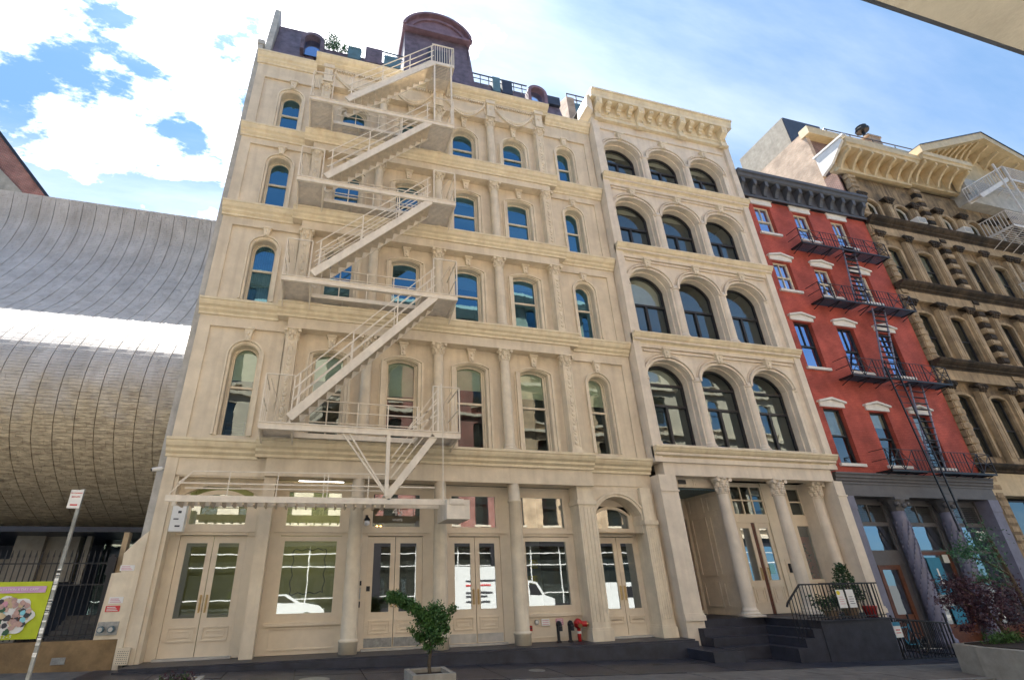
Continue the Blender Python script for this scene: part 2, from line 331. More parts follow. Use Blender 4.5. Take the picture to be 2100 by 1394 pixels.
def pane(mb, cx, w, zb, zs, rise, y, n=14):
    p = path(cx, w, zb, zs, rise, n); return mb.add([(q[0], y, q[1]) for q in p], [tuple(reversed(range(len(p))))])
def wall(mb, x0, x1, z0, z1, ops, y, yb):
    """wall with arched openings: ops = [(cx,w,zb,zs,rise)], front y, depth to yb"""
    ops = sorted(ops); xs = x0
    for cx, w, zb, zs, rise in ops:
        a, b = cx - w/2, cx + w/2
        mb.add([(xs,y,z0),(a,y,z0),(a,y,z1),(xs,y,z1)], [(0,1,2,3)])
        if zb > z0: mb.add([(a,y,z0),(b,y,z0),(b,y,zb),(a,y,zb)], [(0,1,2,3)])
        pts = arch_pts(cx, w, zs, rise)
        for i in range(len(pts)-1):
            p, q = pts[i], pts[i+1]
            mb.add([(p[0],y,p[1]),(q[0],y,q[1]),(q[0],y,z1),(p[0],y,z1)], [(0,1,2,3)])
            mb.add([(p[0],y,p[1]),(q[0],y,q[1]),(q[0],yb,q[1]),(p[0],yb,p[1])], [(3,2,1,0)])
        mb.add([(a,y,zb),(a,yb,zb),(a,yb,zs),(a,y,zs)], [(0,1,2,3)]); mb.add([(b,y,zb),(b,yb,zb),(b,yb,zs),(b,y,zs)], [(3,2,1,0)])
        mb.add([(a,y,zb),(b,y,zb),(b,yb,zb),(a,yb,zb)], [(0,1,2,3)])
        xs = b
    mb.add([(xs,y,z0),(x1,y,z0),(x1,y,z1),(xs,y,z1)], [(0,1,2,3)])
    return mb
def corn_profile(zt, yf, yw, h=.5):
    d = yw - yf
    return [(yw, zt), (yf, zt), (yf, zt-.07*h/.5), (yf+.03, zt-.09*h/.5), (yf+.05*1, zt-.15*h/.5), (yf+d*.28, zt-.22*h/.5), (yf+d*.50, zt-.27*h/.5), (yf+d*.55, zt-.30*h/.5),
            (yf+d*.55, zt-.35*h/.5), (yf+d*.72, zt-.40*h/.5), (yf+d*.80, zt-.42*h/.5), (yf+d*.80, zt-.5*h/.5), (yw, zt-.5*h/.5)]
def cornice(x0, x1, zt, yf, yw, h=.5): return MB().prism(corn_profile(zt, yf, yw, h), x0, x1, 'x')
def leaf_mesh(mb, pts, n, spread, size, rnd):
    for _ in range(n):
        c = Vector(rnd.choice(pts)); c = c + Vector((rnd.gauss(0, spread), rnd.gauss(0, spread), rnd.gauss(0, spread*.8)))
        a = Vector((rnd.uniform(-1,1), rnd.uniform(-1,1), rnd.uniform(-1,1))).normalized(); b = a.cross(Vector((rnd.uniform(-1,1), rnd.uniform(-1,1), rnd.uniform(-1,1)))).normalized()
        s = size * rnd.uniform(.6, 1.3)
        mb.add([c - a*s, c + b*s*.42, c + a*s, c - b*s*.42], [(0,1,2,3)])
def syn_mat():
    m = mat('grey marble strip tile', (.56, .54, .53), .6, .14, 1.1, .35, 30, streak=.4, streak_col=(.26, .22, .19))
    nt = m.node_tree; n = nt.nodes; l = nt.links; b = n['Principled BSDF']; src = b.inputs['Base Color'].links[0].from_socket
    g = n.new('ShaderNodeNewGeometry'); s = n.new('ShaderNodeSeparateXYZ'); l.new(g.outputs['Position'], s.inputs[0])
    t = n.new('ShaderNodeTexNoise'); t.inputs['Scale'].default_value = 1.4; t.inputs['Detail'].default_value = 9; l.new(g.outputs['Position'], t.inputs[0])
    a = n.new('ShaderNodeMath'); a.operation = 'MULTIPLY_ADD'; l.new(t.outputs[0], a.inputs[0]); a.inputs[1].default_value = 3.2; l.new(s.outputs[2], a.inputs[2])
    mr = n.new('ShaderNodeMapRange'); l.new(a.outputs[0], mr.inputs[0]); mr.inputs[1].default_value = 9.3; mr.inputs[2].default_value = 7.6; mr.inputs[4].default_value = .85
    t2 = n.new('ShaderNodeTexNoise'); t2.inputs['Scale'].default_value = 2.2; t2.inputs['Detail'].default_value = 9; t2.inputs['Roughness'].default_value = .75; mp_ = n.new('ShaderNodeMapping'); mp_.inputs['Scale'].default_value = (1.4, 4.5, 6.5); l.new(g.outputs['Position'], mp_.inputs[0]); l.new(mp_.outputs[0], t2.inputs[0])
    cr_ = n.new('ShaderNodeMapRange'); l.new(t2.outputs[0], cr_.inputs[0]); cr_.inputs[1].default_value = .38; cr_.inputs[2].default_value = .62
    mm = n.new('ShaderNodeMixRGB'); l.new(cr_.outputs[0], mm.inputs[0]); mm.inputs[1].default_value = (.22, .165, .095, 1); mm.inputs[2].default_value = (.66, .56, .38, 1)  # lower tiles browned: grime, plus warm bounce light painted into the colour
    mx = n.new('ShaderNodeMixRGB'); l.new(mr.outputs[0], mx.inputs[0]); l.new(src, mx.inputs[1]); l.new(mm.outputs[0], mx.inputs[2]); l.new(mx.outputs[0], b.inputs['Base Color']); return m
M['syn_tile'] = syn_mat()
M['fence_wall'] = mat('tan stained wall', (.30, .20, .10), .85, .2, 2.5, .4, 25, dirt=.5, dirt_col=(.12, .08, .04))
M['fe_white'] = mat('white fire escape paint', (.66, .62, .58), .5, .1, 4, .1, 40)
# ================================================================== GROUND
def gz(x): return -0.10 - 0.026 * x
def sloped(x0, x1, y0, y1, dz, t=.3):
    mb = MB(); z0, z1 = gz(x0) + dz, gz(x1) + dz
    return mb.add([(x0,y0,z0),(x1,y0,z1),(x1,y1,z1),(x0,y1,z0),(x0,y0,z0-t),(x1,y0,z1-t),(x1,y1,z1-t),(x0,y1,z0-t)],
                  [(0,1,2,3),(7,6,5,4),(0,4,5,1),(1,5,6,2),(2,6,7,3),(3,7,4,0)])
struct('ground', MB().add([(-400,-400,-3.2),(400,-400,-3.2),(400,400,-3.2),(-400,400,-3.2)], [(0,1,2,3)]), 'asphalt')
struct('road', sloped(-60, 80, -18.2, -5.2, -.16), 'asphalt')
side = struct('pavement', sloped(-60, 80, -5.05, .3, -.012), 'slabs')
struct('far_pavement', sloped(-60, 80, -24, -18.4, 0), 'slabs')
struct('kerb', sloped(-60, 80, -5.2, -5.0, .004), 'kerb'); struct('far_kerb', sloped(-60, 80, -18.4, -18.2, .004), 'kerb')
x = -5.0
while x < 26:
    for y0, y1, m_, nm in ((-4.98, -3.98, 'slabs', 'paving_slab'), (-3.96, -2.96, 'slabs', 'paving_slab')):
        sloped(x + .012, x + 1.488, y0, y1, random.uniform(.0, .006) + .004, .03).build(nm, m_, side)
    if -1 < x: 
        for y0, y1 in ((-2.94, -1.5), (-1.48, .28)):
            o = sloped(x + .01, x + 1.49, y0, y1, random.uniform(.006, .02), .04).build('vault_plate', 'plate', side)
    else: sloped(x + .012, x + 1.488, -2.94, .28, .006, .03).build('paving_slab', 'slabs', side)
    x += 1.5
plinth = MB().box(.2, 15.3, -.42, 1.2, -.9, -.004).box(.1, 15.35, -.50, -.40, -.9, -.05)
struct('entrance_platform', plinth, 'plate')

# ================================================================== shared parts
def capital(mb, x, y, z0, z1, r, sq=False):
    h = z1 - z0
    if not sq:
        mb.lathe(x, y, [(r*.98, z0-.03), (r*1.12, z0-.015), (r*1.12, z0+.01), (r*.95, z0+.02), (r*1.0, z0+h*.4), (r*1.25, z0+h*.75), (r*1.5, z0+h*.88)], 14)
    else: mb.box(x-r, x+r, y-.03, y+.1, z0, z1-h*.1)
    for t, (zz, rr, k) in enumerate(((z0+h*.12, 1.06, 8), (z0+h*.42, 1.16, 8))):
        for i in range(k):
            a = 2*math.pi*(i + .5*t)/k
            if math.sin(a) > .35: continue
            cx, cy = x + r*rr*math.cos(a), y + r*rr*math.sin(a)
            mb.ball((cx, cy, zz + h*.1), h*.17, .75, .75, 1.2, 6, 4)
            mb.ball((cx + r*.16*math.cos(a), cy + r*.16*math.sin(a), zz + h*.25), h*.10, 1, 1, .8, 6, 4)
    for sx in (-1, 1):
        mb.cyl((x + sx*r*1.28, y - r*1.35, z0 + h*.80), (x + sx*r*1.28, y - r*.9, z0 + h*.80), h*.13, n=8)
        mb.cyl((x + sx*r*1.40, y - r*1.1, z0 + h*.80), (x + sx*r*1.40, y + r*.2, z0 + h*.80), h*.11, n=8)
    mb.ball((x, y - r*1.4, z0 + h*.86), h*.09, 1, 1, 1, 6, 4)
    mb.box(x - r*1.55, x + r*1.55, y - r*1.45, y + r*.6, z1 - h*.10, z1)
def column(parent, x, y, z0, z1, r, m, caph=.36, plain=False):
    H = z1 - z0; kk = (round(H, 2), r, m, caph, plain)
    def shaft(mb):
        mb.box(-r*1.5, r*1.5, -r*1.5, r*1.2, 0, .07)
        mb.lathe(0, 0, [(r*1.42, .07), (r*1.45, .10), (r*1.38, .13), (r*1.15, .15), (r*1.22, .18), (r*1.2, .21), (r*1.02, .23), (r, .3), (r*.985, H*.45), (r*.90, H-caph-.03), (r*.90, H-caph+.02)], 20)
        if plain: mb.lathe(0, 0, [(r*.90, H-caph), (r*1.1, H-caph+.03), (r*1.1, H-caph+.06), (r*.92, H-caph+.09), (r*.92, H)], 20)
    def gshaft(mb):
        mb.lathe(0, 0, [(r*1.12, 0), (r*1.12, .26), (r*1.20, .27), (r*1.20, .32), (r*1.02, .34), (r, .36), (r*.96, H*.5), (r*.86, H-caph-.02), (r*1.0, H-caph), (r*1.0, H-caph+.05), (r*.86, H-caph+.07), (r*.86, H)], 24)
    c = cached(('shaft',) + kk, 'column', m, parent, (x, y, z0), gshaft if plain and caph > .5 else shaft, True)
    if not plain: cached(('cap',) + kk, 'capital', m, c, (x, y, z0), lambda mb: capital(mb, 0, 0, H-caph, H, r*.93), False)
    return c
def pilaster(parent, x0, x1, yf, yb, z0, z1, m, caph=.36, carved=True):
    w = x1 - x0; H = z1 - z0
    def f(mb):
        mb.box(-w*.62, w*.62, yf-.05, yb, 0, .10); mb.box(-w*.56, w*.56, yf-.03, yb, .10, .17)
        mb.box(-w/2, w/2, yf, yb, .17, H)
        mb.box(-w*.36, -w*.30, yf-.02, yf, .30, H-caph-.1); mb.box(w*.30, w*.36, yf-.02, yf, .30, H-caph-.1)
        if carved:
            z = .4; k = 0
            while z < H - caph - .15:
                mb.ball((0, yf-.005, z), .055 if k % 3 else .08, 1, .5, 1.5 if k % 2 else .8, 6, 4)
                for s in (-1, 1): mb.ball((s*w*.16, yf-.003, z+.06), .03, 1, .5, 1.4, 5, 4)
                z += .17; k += 1
    p = cached(('pil', round(w,2), yf, yb, round(H,2), m, caph, carved), 'pilaster', m, parent, ((x0+x1)/2, 0, z0), f)
    cached(('pilcap', round(w,2), yf, round(H,2), m, caph), 'capital', m, p, ((x0+x1)/2, 0, z0), lambda mb: capital(mb, 0, yf + w*.42, H-caph, H, w*.48))
    return p
def keystone(mb, x, z0, z1, wt, wb, y0, y1):
    h = z1 - z0
    mb.prism([(x-wb/2, z0), (x+wb/2, z0), (x+wt/2, z1-h*.18), (x-wt/2, z1-h*.18)], y0, y1)
    mb.box(x-wt*.62, x+wt*.62, y0-.03, y1, z1-h*.18, z1)
    mb.ball((x, y0, z0+h*.18), wb*.42, .9, .55, 1.1, 8, 5); mb.ball((x, y0-.005, z0+h*.5), wb*.36, .9, .6, 1.2, 8, 5)
    for s in (-1, 1): mb.cyl((x+s*wt*.36, y0-.015, z1-h*.28), (x+s*wt*.36, y1, z1-h*.28), wt*.14, n=8)
def sash_window(bld, cx, zb, zs, rise, w, meet, yg, ywall, m_tr, glass='glass', shade=None, shade_m='blind', key_top=None, surround=True, ears=False, bars=False):
    H = zs - zb; kk = (round(H,2), round(rise,2), w, round(yg,2), m_tr)
    def fr(mb):
        ring(mb, 0, w-.10, .05, H, rise-.04 if rise else 0, .05, yg-.03, yg+.05, tt=.05)
        mb.box(-w/2, w/2, yg-.04, yg+.05, 0, .07)
    f = cached(('sf',) + kk, 'window', m_tr, bld, (cx, 0, zb), fr)
    def gl(mb): pane(mb, 0, w-.10, .05, H, rise-.04 if rise else 0, yg+.015)
    cached(('sg',) + kk, 'glass', glass, f, (cx, 0, zb), gl)
    cached(('sm', w, yg, m_tr), 'meeting_rail', m_tr, f, (cx, 0, meet), lambda mb: mb.box(-w/2+.045, w/2-.045, yg-.045, yg+.01, -.04, .03))
    if shade is not None:
        mb = MB(); hh = zs + rise - .02 - (zb + (zs+rise-zb)*(1-shade)); zlo = zs + rise - .02 - hh
        if rise: pane(mb, cx, w-.12, zlo, max(zs, zlo+.01), rise-.05, yg+.045)
        else: mb.box(cx-w/2+.06, cx+w/2-.06, yg+.045, yg+.05, zlo, zs)
        mb.box(cx-w/2+.06, cx+w/2-.06, yg+.035, yg+.055, zlo-.03, zlo); mb.build('roller_shade', shade_m, f)
    if surround:
        def su(mb):
            if ears:
                ring(mb, 0, w+.10, 0, H+.02, rise, .10, ywall-.05, ywall+.01); ring(mb, 0, w+.31, .0, H+.04, rise, .07, ywall-.10, ywall+.01, tt=.06)
                ring(mb, 0, w+.46, 0, H-.12, rise+.18, .05, ywall-.04, ywall+.01, tt=.03)
            else:
                ring(mb, 0, w+.08, 0, H, rise+.03, .07, ywall-.04, ywall+.01); ring(mb, 0, w+.23, 0, H, rise+.11, .06, ywall-.09, ywall+.01)
            ring(mb, 0, w+.0, 0, H, rise, .05, yg-.10, yg-.02)
        s_ = cached(('ss',) + kk + (ears,), 'surround', 'cream_trim', f, (cx, 0, zb), su)
    if key_top:
        k0 = zs + rise + .09
        cached(('key', round(key_top-k0,2), ywall), 'keystone', 'cream_trim', f, (cx, 0, k0), lambda mb: keystone(mb, 0, 0, key_top-k0, .26, .15, ywall-.17, ywall))
    return f
def text(s, size, name, m, parent, loc, rz=0, depth=.004, rx=math.pi/2, bold=0):
    cu_ = bpy.data.curves.new('t', 'FONT'); cu_.body = s; cu_.size = size; cu_.extrude = depth; cu_.align_x = 'CENTER'; cu_.align_y = 'CENTER'; cu_.offset = bold; cu_.resolution_u = 3
    to = bpy.data.objects.new('t', cu_); COL.objects.link(to); bpy.context.view_layer.update()
    me = bpy.data.meshes.new_from_object(to); bpy.data.objects.remove(to)
    rm = Matrix.Rotation(rz, 4, 'Z') @ Matrix.Rotation(rx, 4, 'X'); me.transform(rm); me.materials.clear(); me.materials.append(M[m])
    o = bpy.data.objects.new(name, me); COL.objects.link(o); return place(o, parent, loc)
def handle(parent, x, y, z0, z1, m='brass'):
    MB().cyl((x, y-.06, z0), (x, y-.06, z1), .013).cyl((x, y, z0+.02), (x, y-.06, z0+.02), .01).cyl((x, y, z1-.02), (x, y-.06, z1-.02), .01).box(x-.025, x+.025, y-.008, y, z0-.02, z1+.02).build('handle', m, parent)
def door_leaf(bld, x0, x1, z0, z1, y, gz0, gz1, m='cream_door', glass='glass_shop', kick=None, hside=1, name='door'):
    g0, g1 = (x0 + .16, x1 - .12) if hside > 0 else (x0 + .12, x1 - .16)
    if x1 - x0 < .72: g0, g1 = x0 + .12, x1 - .12
    mb = MB()
    for a in ((x0+.006, g0, z0, z1), (g1, x1-.006, z0, z1), (g0, g1, gz1, z1), (g0, g1, z0, gz0)): mb.box(a[0], a[1], y, y+.05, a[2], a[3])
    t = .02
    for a in ((g0, g0+t, gz0, gz1), (g1-t, g1, gz0, gz1), (g0+t, g1-t, gz0, gz0+t), (g0+t, g1-t, gz1-t, gz1)): mb.box(a[0], a[1], y-.008, y+.03, a[2], a[3])
    d = mb.build(name, m, bld)
    MB().add([(g0,y+.025,gz0),(g1,y+.025,gz0),(g1,y+.025,gz1),(g0,y+.025,gz1)], [(0,1,2,3)]).build('glass', glass, d)
    pt, pb = gz0 - .18, z0 + .34
    if pt - pb > .12:
        p = MB(); ring_rect(p, g0-.03, g1+.03, pb, pt, .03, y-.024, y+.001); ring_rect(p, g0+.06, g1-.06, pb+.09, pt-.09, .025, y-.018, y+.001)
        p.build('door_panel', m, d)
    if kick: MB().box(x0+.02, x1-.02, y-.006, y, z0+.02, z0+.24).build('kick_plate', kick, d)
    handle(d, x1-.07 if hside > 0 else x0+.07, y, (z0+z1)/2-.42, (z0+z1)/2-.04)
    return d
def ring_rect(mb, x0, x1, z0, z1, t, y0, y1):
    mb.box(x0, x0+t, y0, y1, z0, z1); mb.box(x1-t, x1, y0, y1, z0, z1); mb.box(x0+t, x1-t, y0, y1, z0, z0+t); mb.box(x0+t, x1-t, y0, y1, z1-t, z1)
def glazing(bld, x0, x1, z0, z1, y, m='cream_door', glass='glass_shop', name='window', t=.06, nx=1, nz=1, rise=0):
    mb = MB()
    if rise:
        ring(mb, (x0+x1)/2, x1-x0-2*t, z0+t, z1-t, rise, t, y-.03, y+.05); mb.box(x0, x1, y-.03, y+.05, z0, z0+t)
    else: ring_rect(mb, x0, x1, z0, z1, t, y-.03, y+.05)
    for i in range(1, nx): xx = x0+t + (x1-x0-2*t)*i/nx; mb.box(xx-.025, xx+.025, y-.02, y+.04, z0+t, z1-t)
    for i in range(1, nz): zz = z0+t + (z1-z0-2*t)*i/nz; mb.box(x0+t, x1-t, y-.018, y+.038, zz-.025, zz+.025)
    f = mb.build(name, m, bld)
    if nx*nz > 1:
        for i in range(nx):
            for j in range(nz):
                a, b = x0+t+(x1-x0-2*t)*i/nx, x0+t+(x1-x0-2*t)*(i+1)/nx; c, d = z0+t+(z1-z0-2*t)*j/nz, z0+t+(z1-z0-2*t)*(j+1)/nz
                MB().add([(a,y+.01,c),(b,y+.01,c),(b,y+.01,d),(a,y+.01,d)], [(0,1,2,3)]).build('pane', glass, f)
    elif rise: pane(MB(), (x0+x1)/2, x1-x0-2*t, z0+t, z1-t, rise, y+.01).build('glass', glass, f)
    else: MB().add([(x0+t,y+.01,z0+t),(x1-t,y+.01,z0+t),(x1-t,y+.01,z1-t),(x0+t,y+.01,z1-t)], [(0,1,2,3)]).build('glass', glass, f)
    return f

# ================================================================== NO. 45
b45 = thing('office_building', 'cream five storey building with columns, arched windows, cornices and a purple mansard roof', 'building', (7.6, .35, 0))
TOPS = [5.42, 9.93, 13.87, 17.70]
FB = [9.12, 13.08, 16.95, 20.70]
SILL = [5.60, 10.12, 14.06, 17.90]
CS = [(8.38, .16), (12.43, .14), (16.25, .14), (19.54, .46)]
WS = [(8.14, .37), (12.20, .37), (16.06, .37), (19.70, .37)]
MEET = [7.18, 11.46, 15.33, 19.03]
CXS = [4.08, 6.47, 8.88, 11.25]
WX = [1.52, 13.77]
yW, yC, yG = .35, .42, .66
TOPZ = [9.93, 13.87, 17.70, 21.9]
# walls
wmb = MB()
for i in range(4):
    z0 = TOPS[i]; z1 = TOPZ[i]
    for j, (a, b) in enumerate(((0, 2.62), (12.66, 15.24))): wall(wmb, a, b, z0, z1, [(WX[j], .80, SILL[i], *WS[i])], yW, yG)
    wall(wmb, 2.60, 12.68, z0, FB[i] + .1, [(c, 1.06, SILL[i], *CS[i]) for c in CXS], yC, yG)
wmb.box(2.60, 2.70, yW, yC+.1, 5.0, 21.9); wmb.box(12.58, 12.66, yW, yC+.1, 5.0, 21.9)
wmb.build('wall', 'cream', b45)
MB().box(15.24, 15.299, .36, 3, 0, 21.9).build('joint_wall', 'cream', b45)
MB().box(-.20, -.002, .40, 18, 2.3, 22.7).box(-.24, .04, .36, 1.2, 22.7, 22.95).build('party_wall', 'stripes', b45)
MB().box(0.01, 15.2, 3.4, 18, 0, 21.6).box(0.01, .25, .75, 3.4, 0, 21.6).box(14.95, 15.2, .75, 3.4, 0, 21.6).box(.02, 15.19, .45, 3.4, 21.55, 21.78).build('inner_structure', 'interior_warm', b45)
fl = MB()
for z in (5.0, 9.5, 13.5, 17.3): fl.box(.25, 14.95, .70, 3.4, z, z+.25)
for xx in (2.75, 5.27, 7.68, 10.1, 12.5): fl.box(xx-.05, xx+.05, .70, 3.4, 5.2, 21.5)
fl.build('floors_inside', 'interior_warm', b45)
# pilaster strips and raised panels on the wings
tr = MB()
for i in range(4):
    z0 = TOPS[i]; z1 = TOPZ[i]; fb = FB[i] - .05
    for a, b, o0, o1 in ((0, .36, 0, 1), (14.9, 15.24, 1, 0)): tr.box(a, b, yW-.05, yW+.002, z0, z1-.45)
    for a, b in ((.36, 2.62), (12.66, 14.9)):
        tr.box(a, b, yW-.05, yW+.001, fb, z1-.45); tr.box(a, b, yW-.085, yW-.05, fb-.02, fb+.035)
tr.build('wall_trim', 'cream', b45)
for i in range(4):
    zt = TOPZ[i]
    fr_ = MB().box(2.66, 12.64, .02, yC, FB[i], zt-.42)
    if i < 3: fr_.build('frieze', 'cream', b45)
    if i < 3:
        cornice(2.30, 12.95, zt + .02, -.25, .02, .46).build('cornice', 'cornice_cream', b45)
        MB().box(2.33, 12.92, .015, .5, zt-.44, zt+.0).build('cornice_core', 'cream', b45)
    cornice(-.05, 2.34, zt, 0, yW-.04, .5).build('cornice', 'cornice_cream', b45)
    cornice(12.91, 15.27, zt, 0, yW-.04, .5).build('cornice', 'cornice_cream', b45)
# crowning entablature of the centre
MB().box(2.66, 12.64, .12, yC, 20.72, 22.0).build('frieze', 'cream', b45)
cornice(2.28, 12.97, 22.16, -.28, .12, .42).build('cornice', 'cornice_cream', b45)
MB().box(2.31, 12.94, .10, 1.0, 21.76, 22.1).build('cornice_core', 'cream', b45)
cols45 = [5.26, 7.67, 10.08]
for i, xx in enumerate([2.85] + cols45 + [12.46]):
    mb = MB().box(xx-.17, xx+.17, -.04, .15, 20.72, 21.75).box(xx-.22, xx+.22, -.10, .15, 21.55, 21.75).box(xx-.2, xx+.2, -.08, .15, 20.72, 20.82)
    mb.ball((xx, -.05, 21.3), .09, 1, .5, 1.6, 7, 5); mb.build('entablature_block', 'cream_trim', b45)
for a, b in zip([2.85] + cols45, cols45 + [12.46]):
    c = (a+b)/2
    def dent(mb):
        x = -.95
        while x < .95: mb.box(x, x+.055, .02, .13, .0, .11); x += .105
        mb.box(-.98, .98, .05, .13, .11, .16)
    cached('dent', 'dentil_course', 'cream_trim', b45, (c, 0, 21.56), dent)
    def swag(mb):
        for t in range(25):
            u = -1 + 2*t/24; mb.ball((u*.93, .10, -.62*(1-u*u)), .085 + .035*(1-u*u), .9, .8, .9, 6, 4)
        for k in (-1, 1): mb.ball((k*.93, .08, .03), .10, 1, .7, 1, 7, 5); mb.bar((k*.93, .09, 0), (k*.98, .09, -.45), .06, .04)
        for t in range(24):
            u0, u1 = -1 + 2*t/24, -1 + 2*(t+1)/24; mb.bar((u0*.97, .08, .16-.98*(1-u0*u0)), (u1*.97, .08, .16-.98*(1-u1*u1)), .10, .06)
    cached('swag', 'garland', 'cream_trim', b45, (c, 0, 21.42), swag)
# windows
for i in range(4):
    zs, r_ = CS[i]
    for k, c in enumerate(CXS):
        sh = [(.30, 'blind'), (.42, 'blind'), (.28, 'blind'), (.33, 'blind')][k] if i == 0 else (((.16, .10, .30, .18), (.14, .38, .17, .12), (.10, .10, .08, .22))[i-1][k], 'blind_w' if k != 1 else 'curtain')
        sash_window(b45, c, SILL[i], zs, r_, .98, MEET[i], yG+.02, yC, 'cream_trim', 'glass' if i else 'glass_dark', sh[0] if sh else None, sh[1] if sh else 'blind', FB[i]-.01, True, True)
    zs, r_ = WS[i]
    for k, c in enumerate(WX):
        sh = (.36, 'blind') if i == 0 else None
        w_ = sash_window(b45, c, SILL[i], zs, r_, .74, MEET[i], yG+.02, yW, 'cream_trim', 'glass' if i else 'glass_dark', sh[0] if sh else None, sh[1] if sh else 'blind', FB[i]-.04)
        if i == 1 and k == 0:
            mb = MB()
            for t in range(9): mb.cyl((c-.30+.075*t, yG+.16, SILL[1]), (c-.30+.075*t, yG+.16, 12.5), .035, n=6)
            mb.build('curtain', 'curtain', w_)
        if k == 0 and i in (0, 2, 3):
            mb = MB()
            for t in range(4): mb.box(c-.26, c+.26, yG+.10, yG+.12, SILL[i]+.18+.11*t, SILL[i]+.20+.11*t)
            mb.box(c-.27, c-.25, yG+.10, yG+.12, SILL[i], SILL[i]+.55); mb.box(c+.25, c+.27, yG+.10, yG+.12, SILL[i], SILL[i]+.55); mb.build('window_guard', 'black', w_)
    H_ = FB[i]
    for xx in cols45: column(b45, xx, .20, TOPS[i]+.02, H_, .175, 'cream_trim', .40)
    for a, b in ((2.68, 3.02), (12.28, 12.64)): pilaster(b45, a, b, .06, yC, TOPS[i]+.02, H_, 'cream_trim', .40)
# --- ground floor
gf = MB()
gf.box(0, 2.62, yW, yG, 4.40, 5.2).box(12.64, 15.24, yW, yG, 4.42, 5.2)
gf.box(0, .40, yW, .9, 0, 4.42).box(2.62, 2.94, .18, .9, 0, 4.42).box(0, .30, yW-.05, yW, 0, 4.95).box(15.10, 15.297, yW+.004, .9, -.9, 5.19)
gf.build('storefront_pier', 'cream', b45)
MB().box(2.62, 12.90, .06, yG, 4.43, 5.2).box(2.62, 12.90, .045, .06, 4.43, 4.50).build('frieze', 'cream', b45)
MB().box(.30, 2.6, yW-.03, yW, 4.44, 4.95).box(12.95, 14.9, yW-.03, yW, 4.5, 4.95).box(12.9, 15.1, yW-.06, yW, 4.33, 4.40).build('frieze_panel', 'cream', b45)
cornice(-.05, 2.34, 5.42, 0, yW-.02, .5).build('cornice', 'cornice_cream', b45); cornice(12.91, 15.3, 5.42, 0, yW-.02, .5).build('cornice', 'cornice_cream', b45)
cornice(2.30, 12.95, 5.44, -.27, .05, .5).build('cornice', 'cornice_cream', b45); MB().box(2.33, 12.92, .04, .6, 4.97, 5.40).build('cornice_core', 'cream', b45)
for xx in (5.25, 7.72, 10.12): column(b45, xx, .22, 0, 4.43, .215, 'cream_trim', .55, plain=True)
for a, b in ((12.30, 12.90), (14.66, 15.10)):
    H1 = 3.95 if a < 13 else 3.35
    mb = MB().box(a, b, .14, .9, 0, H1).box(a-.05, b+.05, .09, .9, 0, .28).box(a-.03, b+.03, .11, .9, .28, .34).box(a-.045, b+.045, .10, .9, H1-.10, H1+.04)
    for t in range(5): xx = a + .06 + (b-a-.12)*t/4; mb.cyl((xx, .14, .5), (xx, .14, H1-.2), .018, n=6)
    mb.box(a+.01, b-.01, .16, .9, H1+.04, 4.43); mb.build('pilaster', 'cream_trim', b45)
# arched side bay
mb = MB(); wall(mb, 12.90, 14.66, 3.0, 4.43, [(13.78, 1.70, 3.0, 3.56, .58)], .30, .9); mb.build('arch_wall', 'cream', b45)
mb = MB(); ring(mb, 13.78, 1.70, 3.4, 3.56, .58, .10, .24, .31); ring(mb, 13.78, 1.90, 3.4, 3.60, .62, .06, .20, .31); mb.build('arch_moulding', 'cream_trim', b45)
mb = MB(); wall(mb, .40, 2.62, 2.9, 4.43, [(1.51, 2.0, 2.9, 3.95, .32)], .72, .9); mb.build('arch_wall', 'cream', b45)
# infill behind the glazing line
EDGE = [.40, 2.90, 5.25, 7.72, 10.12, 12.35]
def bay_frame(x0, x1, zt, extra=None):
    mb = MB(); ea = max(e for e in EDGE if e < x0); eb = min(e for e in EDGE if e > x1)
    mb.box(ea, x0, .76, .92, 0, 4.43); mb.box(x1, eb, .76, .92, 0, 4.43); mb.box(x0, x1, .76, .92, 4.22, 4.43); mb.box(x0, x1, .74, .92, 2.92, 3.08)
    mb.box(x0-.20, x1+.20, .70, .78, 3.0, 3.04); mb.build('shopfront_frame', 'cream_door', b45)
bays = {'d1': (.65, 2.34), 'w2': (3.22, 4.92), 'd3': (5.68, 7.31), 'd4': (8.12, 9.77), 'w5': (10.48, 12.14), 'd6': (13.08, 14.66)}
for k, (a, b) in bays.items():
    if k != 'd6': bay_frame(a, b, 4.2)
    if k[0] == 'd':
        mid = (a+b)/2
        mb = MB()
        for s_, (p, q) in enumerate(((a, mid-.003), (mid+.003, b))):
            gz0 = .90 if k != 'd6' else .78
            kick = {'d1': None, 'd3': 'steel', 'd4': 'stripes', 'd6': None}[k]
            door_leaf(b45, p, q, .05, 2.90, .80, gz0, 2.74, kick=kick, hside=1 if s_ == 0 else -1)
        MB().box(a-.05, b+.05, .6, .9, 0, .05).build('threshold', 'stripes', b45)
    else:
        mb = MB().box(a-.1, b+.1, .78, .9, 0, .82); ring_rect(mb, a-.02, b+.02, .10, .62, .035, .755, .78); mb.box(a-.15, b+.15, .70, .80, .66, .74); mb.build('stall_riser', 'cream_door', b45)
        glazing(b45, a, b, .82, 2.90, .80, t=.13)
    if k != 'd6' and k != 'd1': glazing(b45, a, b, 3.08, 4.22, .80, t=.10)
glazing(b45, .65, 2.34, 3.08, 3.95, .80, t=.12, rise=.18)
glazing(b45, 13.08, 14.54, 3.08, 3.68, .80, t=.10, rise=.22)
MB().box(12.88, 13.08, .78, .92, 0, 4.3).box(14.54, 14.7, .78, .92, 0, 4.3).box(12.9, 14.7, .80, .92, 2.92, 3.08).box(12.9, 14.7, .86, .95, 3.9, 4.4).build('shopfront_frame', 'cream_door', b45)
